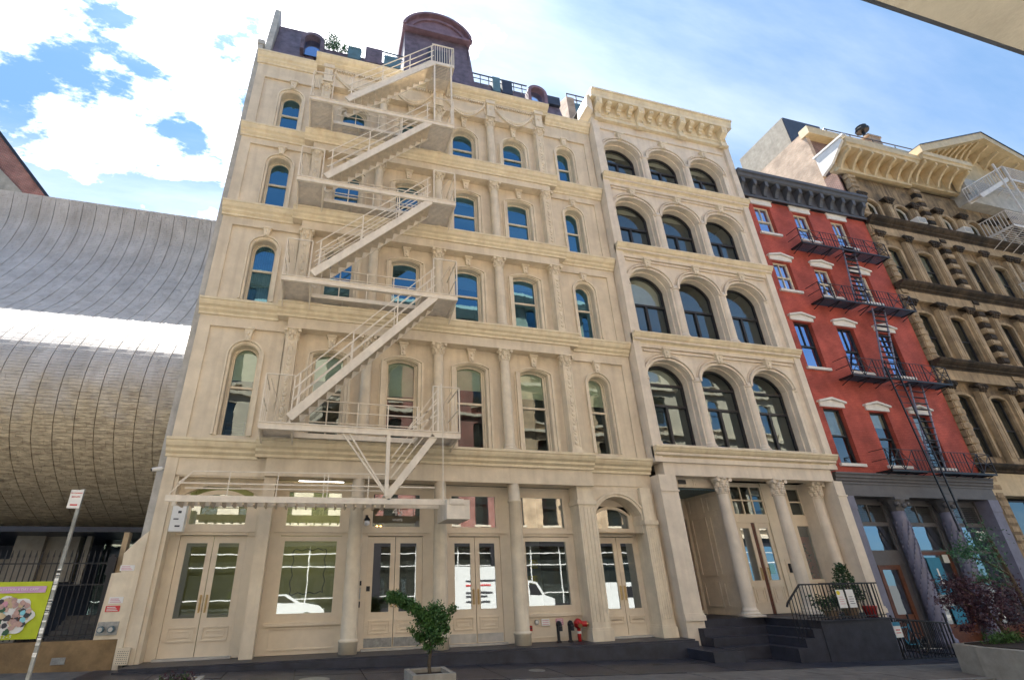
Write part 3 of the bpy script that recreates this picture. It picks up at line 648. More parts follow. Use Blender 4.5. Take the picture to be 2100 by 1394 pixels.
# inside of the shops
MB().box(.3, 5.3, 3.2, 3.35, 0, 5).box(.26, .34, .95, 3.3, 0, 5).box(.3, 5.25, .95, 3.3, 4.85, 4.95).box(5.2, 5.28, .95, 3.3, 0, 5).build('painted_room_wall', 'olive', b45)
MB().box(.3, 15.0, .95, 3.3, 0.0, .04).build('room_floor', 'interior_warm', b45)
MB().box(3.5, 4.9, 1.5, 2.1, 4.66, 4.74).box(.9, 1.6, 1.9, 2.1, 4.7, 4.76).build('ceiling_light', 'light_panel', b45)
for xx in (6.1, 6.22): MB().ball((xx, 2.4, 3.35), .035).build('warm_bulb', 'warm_bulb', b45)
MB().box(10.5, 12.1, 3.1, 3.3, 0, 4.8).build('room_wall', 'curtain', b45)
for x0, x1, zz in ((11.3, 11.9, 2.2), (11.35, 11.75, 1.7)): MB().lathe((x0+x1)/2, 2.6, [(.16, zz-.16), (.17, zz), (.15, zz+.12)], 10).build('hanging_lantern', 'yellow', b45)
text('45', .33, 'door_number', 'sign_white', b45, (6.52, .765, 3.60)); text('WHITE', .10, 'street_name', 'sign_white', b45, (6.52, .765, 3.37))
# dark decorative scroll in second shop window
mb = MB()
P = [(3.62, 2.55), (4.5, 2.58), (4.52, 1.45), (3.62, 1.42), (3.62, 2.55)]
for (a, b), (c, d) in zip(P, P[1:]):
    for t in range(12):
        def q(s): u = a+(c-a)*s; v = b+(d-b)*s; w = .03*math.sin(s*math.pi*6); return (u + (w if abs(c-a) < .1 else 0), 1.05, v + (w if abs(c-a) > .1 else 0))
        mb.bar(q(t/12), q((t+1)/12), .022, .022)
mb.build('window_scrollwork', 'black', b45)
# --- roof
roof = MB()
roof.prism([(.55, 21.7), (1.25, 25.15), (1.25, 25.4), (6, 25.4), (6, 21.7)], .30, 2.05, 'x')
roof.build('mansard_roof', 'slate', b45)
MB().prism([(.45, 21.7), (1.0, 26.15), (1.5, 26.15), (2.2, 21.7)], .02, .28, 'x').build('mansard_end_wall', 'stripes', b45)
roof = MB().prism([(.6, 21.7), (1.2, 24.35), (1.2, 24.45), (6, 24.45), (6, 21.7)], 2.05, 6.0, 'x').prism([(.6, 21.7), (1.2, 24.6), (6, 24.6), (6, 21.7)], 9.55, 12.7, 'x').prism([(.6, 21.7), (1.2, 24.15), (6, 24.15), (6, 21.7)], 12.7, 14.4, 'x')
roof.build('mansard_roof', 'slate', b45)
def dormer(x, z, r, m):
    mb = MB(); ring(mb, x, 2*r, z-.7, z, r, .16, .45, 1.0); mb.build('dormer_hood', m, b45)
    MB().lathe(0, 0, [(.01, 0), (r, 0), (r, .05), (.01, .05)], 16)
    pane(MB(), x, 2*r, z-.7, z, r, .75).build('dormer_glass', 'glass_blue', b45)
dormer(1.95, 23.85, .34, 'slate'); dormer(12.85, 23.85, .36, 'mauve')
for x0, x1, z1, m_ in ((4.3, 5.1, 25.05, 'slate'), (3.5, 4.1, 24.8, 'copper'), (5.2, 6.0, 24.75, 'copper'), (10.7, 11.1, 25.05, 'copper'), (11.2, 11.75, 25.0, 'navy'), (13.3, 14.4, 24.6, 'navy')):
    MB().box(x0, x1, 1.0, 2.4, 24.0, z1).build('roof_box', m_, b45)
mb = MB()
for x0, x1 in ((4.9, 6.1), (9.6, 12.6)):
    mb.bar((x0, 1.05, 25.02), (x1, 1.05, 24.98), .05); mb.bar((x0, 1.05, 24.7), (x1, 1.05, 24.68), .03)
    x = x0
    while x <= x1: mb.bar((x, 1.05, 24.3), (x, 1.05, 25.0), .04); x += .45
mb.build('roof_railing', 'navy', b45)
# tower like bulkhead with a curved pediment
tw = MB().prism([(.65, 21.7), (1.0, 25.0), (1.15, 27.3), (4.5, 27.3), (4.5, 21.7)], 6.15, 9.45, 'x').build('bulkhead', 'slate', b45)
hood = [(6.02, 27.15)] + [(7.8 - 1.85*math.cos(math.pi*(i/14)*.86 + math.pi*.07), 27.35 + 1.30*math.sin(math.pi*(i/14)*.86+math.pi*.07)) for i in range(15)] + [(9.6, 27.15)]
MB().prism(hood, .95, 4.6).build('curved_gable', 'mauve', tw)
hd = MB(); ring(hd, 7.8, 3.3, 27.2, 27.35, 1.12, .14, .72, 1.0, 16); ring(hd, 7.8, 2.7, 27.2, 27.3, .85, .10, .85, 1.0, 16); hd.box(6.0, 9.65, .8, 1.0, 27.1, 27.25); hd.build('hood_moulding', 'mauve', tw)
MB().box(7.3, 8.3, .78, .95, 23.6, 25.7).build('bulkhead_door', 'navy', tw)
MB().prism([(9.45, 21.8), (9.95, 21.8), (9.45, 27.0)], 1.0, 3.5).build('roof_scroll', 'slate', tw)
# ================================================================== NO. 41
b41 = thing('loft_building', 'blush cream five storey building with triple arcaded windows and bracketed cornice', 'building', (19.3, 0, -.5))
T41 = [5.84, 10.31, 14.55, 18.51]; SP = [8.55, 12.76, 16.66, 20.20]; SI = [5.98, 10.44, 14.68, 18.64]; X41 = [16.70, 19.13, 21.53]; RI = .70; W41 = 1.88
CT = [10.31, 14.55, 18.51, 22.15]
mb = MB()
for i in range(4): wall(mb, 15.55, 23.20, T41[i], CT[i], [(c, W41+.12, SI[i], SP[i]+.02, RI+.06) for c in X41], .02, .48)
mb.build('wall', 'blush', b41)
mb = MB().box(15.30, 15.62, -.12, .5, -1.0, 22.2).box(23.02, 23.34, -.12, .5, -1, 22.2).box(15.28, 23.36, .5, 16, 4.9, 22.6)
mb.v = mb.v; mb2 = MB().box(15.30, 15.62, -.12, 3.4, 5.42, 22.2).box(23.02, 23.34, -.12, 3.4, 5.42, 22.2).build('corner_pilaster', 'blush', b41)
MB().box(15.31, 23.33, 3.4, 16, 0, 22.6).box(15.5, 23.2, .1, 3.4, 22.0, 22.5).build('inner_structure', 'interior_warm', b41)
fl = MB()
for z in (5.1, 9.8, 14.0, 18.0): fl.box(15.6, 23.05, .5, 3.4, z, z+.2)
for x in (17.92, 20.33): fl.box(x-.04, x+.04, .6, 3.4, 5.2, 22)
fl.build('floors_inside', 'interior_warm', b41)
for i in range(4):
    cornice(15.30, 23.36, T41[i], -.34, -.02, .42).build('cornice', 'cornice_cream', b41)
    MB().box(15.62, 23.02, -.08, .5, T41[i]-.55, T41[i]-.05).box(15.34, 23.32, -.2, .3, T41[i]-.3, T41[i]-.03).build('frieze', 'blush', b41)
    for k, c in enumerate(X41):
        sp, si = SP[i], SI[i]; H = sp - si
        def fr(mb):
            ring(mb, 0, W41-.14, .05, H, RI-.05, .07, .50, .60, 16, tt=.06); mb.box(-W41/2, W41/2, .50, .60, 0, .08)
        f = cached(('41f', round(H,2)), 'window', 'blackframe', b41, (c, 0, si), fr)
        cached(('41g', round(H,2)), 'glass', 'glass_dark', f, (c, 0, si), lambda mb: pane(mb, 0, W41-.14, .05, H, RI-.05, .56, 16))
        rails = {0: [8.45, 7.60], 1: [12.02], 2: [16.05], 3: [19.98]}[i]
        mb = MB()
        for z in rails: mb.box(c-W41/2+.06, c+W41/2-.06, .49, .58, z-.045, z+.045)
        mb.box(c-.05, c+.05, .49, .585, si+.05, rails[-1]-.045); mb.build('window_bars', 'blackframe', f)
        if (i, k) in ((1, 0), (3, 0), (3, 1), (3, 2), (2, 0), (2, 1), (0, 0)):
            mb = MB(); zl = sp + RI - {1: 1.3, 3: .42, 2: .45, 0: .9}[i]
            pane(mb, c, W41-.2, zl, max(sp, zl+.01), RI-.08, .68, 16) if zl < sp + .02 else mb.prism([p for p in arch_pts(c, W41-.25, sp, RI-.08, 16) if p[1] >= zl], .68, .685)
            mb.build('roller_shade', 'blind_w', f)
        def av(mb):
            ring(mb, 0, W41+.08, H, H, RI+.05, .09, -.05, .03, 16); ring(mb, 0, W41+.27, H, H+.02, RI+.16, .05, -.10, .03, 16); ring(mb, 0, W41+.02, 0, H, RI+.02, .06, .24, .50, 16)
            ring(mb, 0, W41+.40, H, H+.06, RI+.25, .03, -.03, .03, 16)
        cached(('41a', round(H,2)), 'archivolt', 'blush', f, (c, 0, si), av)
        cached('41k', 'keystone', 'cream_trim', f, (c, 0, sp+RI+.10), lambda mb: keystone(mb, 0, 0, .42, .30, .20, -.18, .02))
        # raised spandrel outline
    for x in (17.92, 20.33): column(b41, x, .06, T41[i]+.02, SP[i]+.10, .165, 'blush', .20, plain=True)
    for x in (22.72, 15.72): column(b41, x, .12, T41[i]+.02, SP[i]+.10, .13, 'blush', .20, plain=True)
    mb = MB().box(15.75, 22.9, -.06, .03, CT[i]-.70 if i < 3 else 21.60, CT[i]-.64 if i < 3 else 21.66); mb.build('spandrel_moulding', 'blush', b41)
# top cornice
mb = MB().box(15.30, 23.36, -.10, .5, 22.17, 23.2).box(15.32, 23.34, -.16, .5, 22.15, 22.22).box(15.32, 23.34, -.14, .5, 22.45, 22.5); mb.build('frieze', 'cornice_cream', b41)
mb = MB().prism([(.5, 23.62), (-.70, 23.62), (-.70, 23.52), (-.64, 23.50), (-.60, 23.40), (-.56, 23.30), (-.56, 23.14), (-.1, 23.14), (.5, 23.14)], 15.20, 23.46, 'x'); mb.build('crown_cornice', 'cornice_cream', b41)
MB().box(15.2, 23.46, -.68, 3, 23.62, 23.65).build('cornice_flashing', 'grey_trim', b41)
def bigb(mb):
    mb.prism([(-.10, 0), (-.24, .05), (-.24, .22), (-.17, .28), (-.20, .42), (-.52, .62), (-.55, .98), (-.10, .98)], -.16, .16, 'x')
    for s in (-1, 1): mb.cyl((s*.165, -.42, .80), (s*.10, -.42, .80), .12, n=10); mb.cyl((s*.165, -.22, .35), (s*.1, -.22, .35), .07, n=8)
    mb.ball((0, -.52, .80), .10, 1.2, .7, 1.4, 8, 5); mb.box(-.20, .20, -.30, -.1, -.12, 0)
for x in (15.62, 18.0, 20.42, 22.98): cached('bigb', 'bracket', 'cornice_cream', b41, (x, 0, 22.16), bigb)
def modi(mb):
    mb.prism([(-.10, .0), (-.30, .0), (-.34, .10), (-.50, .16), (-.50, .34), (-.10, .34)], -.11, .11, 'x'); mb.ball((0, -.50, .24), .07, 1.2, .6, 1, 6, 4); mb.box(-.09, .09, -.24, -.1, -.16, 0)
for a in (15.62, 18.0, 20.42):
    for t in (1, 2, 3): cached('modi', 'modillion', 'cornice_cream', b41, (a + t*.61, 0, 22.78), modi)
MB().prism([(15.30, 23.6), (15.30, 22.3), (15.0, 22.6), (15.05, 23.3)], -.35, .6).build('cornice_return', 'blush', b41)
bk = MB().prism([(1.8, 22.6), (1.8, 26.0), (5.5, 28.2), (8, 28.2), (8, 22.6)], 15.35, 15.8, 'x').box(15.8, 17.6, 2.6, 8, 22.6, 25.6)
bk.build('roof_bulkhead', 'brick_side', b41); MB().box(15.8, 17.7, 2.5, 2.6, 25.0, 26.6).build('bulkhead_face', 'copper', b41)
mb = MB()
for z in (27.0, 27.4): mb.bar((15.9, 2.6, z), (17.8, 2.6, z), .05)
for x in (15.9, 16.5, 17.1, 17.8): mb.bar((x, 2.6, 26.5), (x, 2.6, 27.4), .05)
mb.build('roof_railing', 'navy', b41)
# ground floor of 41
mb = MB().box(15.62, 23.05, -.06, .45, 4.86, 5.45).box(15.292, 23.348, -.14, .4, 5.30, 5.45); mb.build('frieze', 'blush', b41)
for a, b in ((15.30, 15.98), (22.92, 23.34)):
    mb = MB().box(a, b, -.13, .5, .45, 4.86).box(a-.012, b+.05, -.18, .49, .44, .58).box(a-.008, b+.03, -.16, .485, .58, .64).box(a-.006, b+.03, -.16, .48, 4.30, 4.36).box(a+.004, b-.004, -.125, .45, -1, .46); mb.build('corner_pier', 'blush', b41)
for x in (17.98, 20.42): column(b41, x, .12, .46, 4.88, .205, 'blush', .56)
column(b41, 22.55, .45, .46, 4.88, .2, 'blush', .56)
MB().box(22.35, 22.9, .45, 1.1, .46, 4.88).build('pier', 'blush', b41)
# porch at left bay
MB().box(15.98, 16.1, .5, 2.6, .46, 4.9).box(18.22, 18.34, .35, 2.6, .46, 4.9).box(16.1, 16.9, 2.5, 2.6, .46, 4.6).box(16.1, 18.3, .4, .5, 4.55, 4.9).build('porch_wall', 'blush', b41)
mb = MB(); 
for z0, z1 in ((.7, 1.5), (1.7, 3.7), (3.85, 4.4)):
    for y0, y1 in ((.6, 1.3), (1.5, 2.3)):
        mb.box(18.185, 18.22, y0, y0+.05, z0, z1).box(18.185, 18.22, y1-.05, y1, z0, z1).box(18.185, 18.22, y0+.05, y1-.05, z0, z0+.05).box(18.185, 18.22, y0+.05, y1-.05, z1-.05, z1)
mb.build('porch_panelling', 'blush', b41)
c_ = MB()
for t in range(12): c_.box(16.12 + t*.175, 16.12 + t*.175 + .16, .5, 2.5, 4.50, 4.53)
c_.build('porch_ceiling', 'copper', b41)
mb = MB(); ring_rect(mb, 16.9, 18.2, .46, 3.85, .12, 2.42, 2.55); mb.box(16.9, 18.22, 2.45, 2.58, 3.85, 4.6); mb.build('door_frame', 'cream_door', b41)
MB().box(17.02, 18.08, 2.5, 2.56, .46, 3.73).build('door', 'wood', b41)
MB().box(16.45, 16.75, .36, .40, 4.66, 4.80).build('vent_grille', 'black', b41)
ring_rect(m_ := MB(), 16.2, 17.1, 4.6, 4.86, .03, .385, .40); ring_rect(m_, 17.15, 17.9, 4.6, 4.86, .03, .385, .40); m_.build('panel_moulding', 'blush', b41)
# bay 2 doors, bay 3 window
y = 1.0
MB().box(18.34, 19.05, y-.05, y+.1, .46, 4.9).box(20.55, 21.70, y-.05, y+.1, .46, 4.9).box(19.05, 20.55, y, y+.1, 4.80, 4.9).box(19.05, 20.55, y-.03, y+.1, 3.45, 3.70).box(21.7, 23.0, y, y+.1, 4.76, 4.9).box(21.7, 23.0, y-.03, y+.1, 3.45, 3.70).box(21.7, 23.0, y-.02, y+.1, .46, 1.42).build('shopfront_frame', 'cream_door', b41)
glazing(b41, 19.05, 20.55, 3.70, 4.80, y, t=.06, nx=3, nz=2, glass='glass_dark'); glazing(b41, 21.70, 23.0, 3.70, 4.76, y, t=.06, nx=2, nz=2, glass='glass_dark')
door_leaf(b41, 19.05, 19.72, .47, 3.45, y, 1.5, 3.28); door_leaf(b41, 19.88, 20.55, .47, 3.45, y, 1.5, 3.28, hside=-1)
MB().box(19.73, 19.87, y+.02, y+.06, .47, 3.45).build('door_edge', 'wood', b41)
glazing(b41, 21.70, 23.0, 1.42, 3.45, y, t=.10)
MB().box(22.2, 22.75, 1.35, 1.38, 1.5, 3.0).build('window_poster', 'print_red', b41)
leaf_mesh(m_ := MB(), [(22.1, 1.25, 1.6 + .1*t) for t in range(12)], 120, .09, .06, random.Random(5)); m_.build('window_flowers', 'leaf_red', b41)
MB().box(20.05, 20.28, y-.012, y-.006, 1.72, 2.05).build('window_notice', 'cyan_light', b41)
ring_rect(m_ := MB(), 20.75, 21.45, 1.0, 2.2, .03, y-.07, y-.05); m_.build('panel_moulding', 'cream_door', b41)
lm = MB().box(20.86, 20.96, y-.12, y-.05, 1.75, 2.05).cyl((20.91, y-.12, 1.95), (20.91, y-.3, 2.1), .012); lm.build('intercom', 'blackframe', b41)
# ================================================================== RED BUILDING
red = thing('red_building', 'narrow four storey red painted brick house with white lintels over a grey storefront', 'building', (27.5, .35, -.7))
RX = [24.80, 27.32, 29.82]; RZ = [(5.70, 8.02, 6.87), (9.90, 12.16, 10.98), (13.86, 15.48, 14.64), (17.20, 18.94, 18.02)]
mb = MB(); lv = [5.2, 9.0, 13.0, 16.6, 19.4]
for i in range(4): wall(mb, 23.34, 31.90, lv[i], lv[i+1], [(c, 1.06, RZ[i][0], RZ[i][1], 0) for c in RX], .35, .58)
mb.build('wall', 'red', red)
MB().box(23.36, 31.88, 2.4, 14, -1, 20.5).box(23.36, 23.6, .62, 2.4, 5, 20.5).box(31.6, 31.88, .62, 2.4, 5, 20.5).box(23.4, 31.8, .5, 2.4, 20.1, 20.4).build('inner_structure', 'interior', red)
for i in range(4):
    z0, z1, mt = RZ[i]
    for k, c in enumerate(RX):
        def fr(mb):
            ring_rect(mb, -.50, .50, .0, z1-z0, .06, .50, .58); mb.box(-.46, .46, .48, .55, mt-z0-.03, mt-z0+.03)
            if i >= 1: mb.box(-.015, .015, .51, .55, mt-z0+.03, z1-z0-.06)
            if i == 2: mb.box(-.015, .015, .51, .55, .06, mt-z0-.03)
        fm = 'cream_trim' if (i == 3 or i == 2) else 'blackframe'
        f = cached(('rf', i), 'window', fm, red, (c, 0, z0), fr)
        cached(('rg', i), 'glass', 'glass_blue' if i >= 1 else 'glass_dark', f, (c, 0, z0), lambda mb: mb.add([(-.46,.555,.05),(.46,.555,.05),(.46,.555,z1-z0-.05),(-.46,.555,z1-z0-.05)], [(0,1,2,3)]))
        if i in (0, 3) or k == 1: MB().box(c-.45, c+.45, .60, .605, z0 + (z1-z0)*(.5 if k != 1 else .72), z1-.03).build('roller_shade', 'curtain', f)
        cached('rsill', 'sill', 'white', f, (c, 0, z0), lambda mb: mb.box(-.66, .66, .25, .5, -.13, -.01))
        if i == 3: cached('rl3', 'lintel', 'white', f, (c, 0, z1), lambda mb: mb.box(-.66, .66, .29, .4, .05, .36).box(-.72, .72, .25, .4, .34, .42).box(-.74, .74, .22, .4, .42, .47))
        else: cached('rl', 'lintel', 'white', f, (c, 0, z1), lambda mb: mb.prism([(-.66, .05), (.66, .05), (.66, .25), (0, .36), (-.66, .25)], .29, .4).prism([(-.74, .22), (-.74, .30), (0, .47), (.74, .30), (.74, .22), (0, .38)], .20, .4))
mb = MB().prism([(.6, 20.62), (-.30, 20.62), (-.30, 20.48), (-.22, 20.44), (-.18, 20.30), (-.10, 20.24), (.6, 20.24)], 23.34, 31.95, 'x').box(23.36, 31.9, .22, .5, 19.30, 20.24).box(23.36, 31.9, .14, .3, 19.30, 19.42); mb.build('cornice', 'grey_trim', red)
MB().box(23.34, 31.95, -.28, 6, 20.62, 20.66).build('cornice_flashing', 'navy', red)
for t in range(12): cached('rbr', 'bracket', 'grey_trim', red, (23.6 + t*.73, 0, 19.45), lambda mb: mb.prism([(.22, 0), (.12, .02), (.06, .2), (-.02, .35), (-.16, .48), (-.16, .76), (.22, .76)], -.10, .10, 'x').ball((0, -.1, .5), .10, 1, .8, 1, 6, 4))
# grey storefront
MB().box(23.36, 31.9, .16, .7, 4.38, 4.98).box(23.5, 31.8, .12, .16, 4.38, 4.46).build('fascia', 'lilac_dark', red)
cornice(23.36, 31.95, 5.26, -.02, .16, .42).build('storefront_cornice', 'lilac_dark', red)
for a, b in ((23.46, 24.0), (31.3, 31.85)):
    MB().box(a, b, .14, .8, -1.2, 3.9).box(a-.02, b+.02, .12, .8, 3.9, 4.38).build('pier', 'lilac', red)
def twist(mb):
    prof = [(.34, -.0), (.34, .25), (.27, .3), (.26, .4)] + [(.25, .5), (.225, 4.3), (.225, 4.62)]
    mb.lathe(0, 0, prof, 18)
    for s in range(7):
        a0 = 2*math.pi*s/7
        for t in range(22):
            z = .5 + t*.17; a = a0 + t*.26; b = a + .26
            mb.bar((.245*math.cos(a), .245*math.sin(a), z), (.243*math.cos(b), .243*math.sin(b), z+.17), .045, .03)
for x in (26.3, 28.92):
    c_ = cached('twist', 'column', 'lilac', red, (x, .35, -.75), twist, True)
    MB().lathe(x, .35, [(.22, 3.85), (.24, 3.9), (.36, 4.25), (.36, 4.3)], 10).box(x-.38, x+.38, 0, .7, 4.28, 4.38).ball((x-.28, .08, 4.12), .1).ball((x+.28, .08, 4.12), .1).ball((x, .02, 4.05), .09).build('capital', 'lilac_dark', c_)
y = .70
for a, b in ((24.0, 26.15), (26.55, 28.75), (29.15, 31.3)):
    f = glazing(red, a+.35, b-.05, 3.42, 4.22, y, m='lilac_dark', glass='glass_dark', nx=2, t=.07, name='transom_window')
    g_ = MB(); x_ = a+.42
    while x_ < b-.1: g_.bar((x_, y-.01, 3.5), (x_, y-.01, 4.15), .008); x_ += .07
    for t in range(9): g_.bar((a+.42, y-.01, 3.5+.08*t), (b-.1, y-.01, 3.5+.08*t), .008)
    g_.build('leaded_grid', 'lilac_dark', f)
    glazing(red, a+.35, b-.05, 2.40, 3.42, y, m='lilac_dark', t=.07, name='shop_window')
    MB().box(a, a+.35, y-.08, y+.1, -.8, 4.38).box(b-.05, b+.4 if b < 31 else b, y-.08, y+.1, -.8, 4.38).box(a+.35, b, y, y+.1, 4.22, 4.38).build('shopfront_frame', 'lilac_dark', red)
MB().box(24.35, 26.1, y-.03, y+.1, 1.95, 2.40).build('shopfront_frame', 'lilac_dark', red)
d_ = MB(); ring_rect(d_, 24.75, 25.85, -.5, 1.95, .16, y-.02, y+.05); d_.box(24.9, 25.7, y, y+.05, -.4, .3); d_.build('door', 'wood', red)
MB().add([(24.9,y+.02,.3),(25.7,y+.02,.3),(25.7,y+.02,1.8),(24.9,y+.02,1.8)], [(0,1,2,3)]).build('door_glass', 'glass_shop', red)
MB().box(24.35, 24.75, y, y+.1, -.8, 1.95).box(25.85, 26.15, y, y+.1, -.8, 1.95).build('door_surround', 'lilac_dark', red)
glazing(red, 26.9, 28.7, -.2, 2.40, y, m='wood', t=.12, name='shop_window'); glazing(red, 29.5, 31.25, -.2, 2.40, y, m='lilac_dark', t=.07, name='shop_window')
MB().box(26.6, 31.3, y-.02, y+.1, -1, -.2).build('stall_riser', 'wood', red)
MB().box(27.3, 28.0, y-.05, y-.03, .9, 2.2).build('window_poster', 'cyan', red); MB().box(27.6, 28.2, y-.05, y-.03, -.1, .5).build('window_poster', 'cyan', red)
text('L', .8, 'poster_letter', 'sign_white', red, (27.75, y-.06, 1.5)); MB().box(28.2, 28.5, y-.05, y-.03, 2.0, 2.3).build('window_notice', 'blind_w', red)
text('39', .5, 'shop_number', 'sign_white', red, (30.9, y-.04, 3.0), bold=.01)
MB().box(24, 31.2, 2.2, 2.3, -1, 4.3).build('shop_back_wall', 'interior_warm', red)

# ================================================================== BROWNSTONE
br = thing('brownstone_building', 'weathered tan brownstone with paired columns, pediment and soot stained ledges', 'building', (39, .3, -.8))
BLV = [(5.95, 6.35, 9.30, 9.95), (10.95, 11.3, 13.75, 14.45), (15.35, 15.75, 17.85, 18.75), (19.55, 19.8, 21.0, 21.5)]
BXc = [33.25, 35.60, 39.20, 41.55, 43.9, 47.4]; ZT = [10.95, 15.35, 19.55, 22.9]
mb = MB()
for i in range(4):
    z0 = BLV[i][0] - .35
    wall(mb, 31.95, 49.5, z0, ZT[i] - .35 + (0.35 if i == 3 else 0), [(c, 1.06, BLV[i][1], BLV[i][2]-.1, .28 if i == 3 else .10) for c in BXc], .46, .68)
mb.build('wall', 'brown', br)
MB().box(31.95, 49.5, .44, .50, 5, 5.6).box(31.97, 49.4, 3.0, 16, -1, 23.0).box(31.97, 32.3, .7, 3, 0, 23).box(32, 49.4, .7, 3.0, 22.5, 22.9).build('inner_structure', 'interior', br)
for i in range(4):
    zb, zs0, zs1, zc = BLV[i]
    # stained ledge and frieze over the storey below
    MB().prism(corn_profile(zb-.05, -.18, .3, .42), 31.95, 49.5, 'x').build('ledge', 'brown_dark', br)
    MB().box(31.95, 49.5, .22, .55, zb-1.0 if i else zb-.5, zb-.40).build('frieze', 'brown_trim', br)
    for k, c in enumerate(BXc):
        def fr(mb):
            H = zs1-.1-zs0; ring(mb, 0, .90, .04, H, .08 if i < 3 else .24, .05, .58, .66); mb.box(-.47, .47, .57, .63, H*.48-.03, H*.48+.03)
        f = cached(('bf', i, i == 3), 'window', 'blackframe' if i < 3 else 'white', br, (c, 0, zs0), fr)
        def gl(mb): pane(mb, 0, .92, .04, zs1-.1-zs0, .08 if i < 3 else .24, .62)
        cached(('bg', i), 'glass', 'glass_dark', f, (c, 0, zs0), gl)
        def su(mb): ring(mb, 0, 1.06, 0, zs1-.1-zs0, .10 if i < 3 else .30, .14, .37, .47)
        cached(('bs', i), 'surround', 'brown_trim', f, (c, 0, zs0), su)
        if i == 2: MB().box(c-.42, c+.42, .70, .705, zs0+.8, zs1-.05).build('roller_shade', 'curtain', f)
    for a in (33.25, 39.2, 43.9):
        for dx in (-.85, 1.18, 3.2) if a < 43 else (-.85, .85):
            def pil(mb):
                h = zc - zb - .1
                mb.box(-.28, .28, .18, .5, 0, .18).box(-.20, .20, .24, .5, .18, h-.32).box(-.13, .13, .21, .24, .35, h-.5)
            def cap(mb):
                h = zc - zb - .1
                mb.box(-.30, .30, .08, .55, h-.08, h)
                for s in (-.2, 0, .2):
                    mb.ball((s, .12, h-.2), .10, 1, .8, 1.1, 6, 4); mb.ball((s*.8, .16, h-.34), .07, 1, .8, 1.1, 6, 4)
                mb.ball((-.3, .12, h-.12), .09, 1, 1, 1, 6, 4); mb.ball((.3, .12, h-.12), .09, 1, 1, 1, 6, 4)
            p_ = cached(('bp', i), 'pilaster', 'brown_trim', br, (a+dx, 0, zb), pil); cached(('bc', i), 'capital', 'brown_dark', p_, (a+dx, 0, zb), cap)
# rusticated quoins: end pier and the pier between the bays
qr = random.Random(3)
for cx, w, dark in ((32.30, .60, 0), (37.40, .62, 1), (45.7, .62, 1)):
    z = -1.0; k = 0
    while z < 22.6:
        blocked = any(l[0]-.5 < z + .15 < l[0] for l in BLV) and z > 5
        h = .34
        if not blocked:
            ww = w * (1 if k % 2 else .82)
            m_ = 'brown_trim' if (k % 2 or not dark) else 'brown_dark'
            cached(('q', w, k % 2, dark), 'quoin_block', m_, br, (cx, 0, z), lambda mb: mb.box(-ww/2, ww/2, .22, .50, .02, h-.03).box(-ww/2+.04, ww/2-.04, .18, .23, .06, h-.07))
        z += h; k += 1
MB().box(31.95, 49.5, .2, .9, 4.6, 5.6).build('shop_fascia', 'cornice_y', br)
MB().box(31.95, 32.6, .2, .55, -1, 4.6).box(37, 37.8, .2, .9, -1, 4.6).build('pier', 'brown', br)
glazing(br, 32.7, 34.8, -.2, 4.5, .8, m='blackframe', glass='glass_dark', nz=2); glazing(br, 34.9, 36.9, -.2, 4.5, .8, m='blackframe', glass='glass_dark', nz=2); glazing(br, 37.9, 44, -.2, 4.5, .8, m='blackframe', glass='glass_dark', nx=3, nz=2)
# pale yellow bracketed cornice, left run, set-forward run and pediment
def yruns(x0, x1, zt, yf):
    MB().prism([(.6, zt), (yf, zt), (yf, zt-.30), (yf+.08, zt-.34), (yf+.12, zt-.50), (.6, zt-.50)], x0, x1, 'x').build('cornice', 'cornice_y', br)
    MB().box(x0+.05, x1-.05, .18, .6, zt-1.35, zt-.5).box(x0, x1, .08, .3, zt-1.52, zt-1.35).build('cornice_board', 'cornice_y', br)
def ybr(mb):
    mb.prism([(.2, 0), (.12, .0), (-.02, .28), (-.35, .62), (-.72, .80), (-.72, .98), (.2, .98)], -.075, .075, 'x')
yruns(31.35, 37.05, 24.35, -.85); yruns(37.05, 41.15, 24.55, -1.10)
for t in range(7): cached('ybr', 'bracket', 'cornice_y', br, (31.6 + t*.86, -.02, 22.87), ybr)
for t in range(5): cached('ybr', 'bracket', 'cornice_y', br, (37.3 + t*.9, -.2, 23.07), ybr)
MB().prism([(.9, 24.42), (-.74, 24.35), (-.74, 24.15), (.2, 23.3), (.9, 23.0)], 31.15, 31.33, 'x').box(31.1, 31.4, -.95, 1.0, 24.40, 24.52).build('cornice_end', 'white', br)
# gable pediment
gp = [(37.0, 24.9), (44.1, 27.9), (51.0, 24.9)]
for (a, b), (c, d) in zip(gp, gp[1:]):
    MB().prism([(a, b), (c, d), (c, d-.50), (a, b-.50)], -1.15, .6).build('raking_cornice', 'cornice_y', br)
    MB().prism([(a, b+.06), (c, d+.06), (c, d+.003), (a, b+.003)], -1.2, 3.0).build('gable_flashing', 'navy', br)
    for t in range(9):
        u = (t+.7)/9; x = a+(c-a)*u; z = b+(d-b)*u-.50
        cached('ybr2', 'bracket', 'cornice_y', br, (x, -.05, z-.72), lambda mb: mb.prism([(.2, 0), (.05, .1), (-.3, .42), (-.85, .60), (-.85, .74), (.2, .74)], -.07, .07, 'x'))
MB().prism([(37.6, 24.3), (44.1, 27.2), (50.4, 24.3)], .15, .5).build('tympanum', 'cornice_y', br)
MB().box(41.15, 51, -.2, .6, 22.3, 24.3).box(41.1, 41.3, -.4, .2, 22.8, 24.4).build('attic_wall', 'stripes', br)
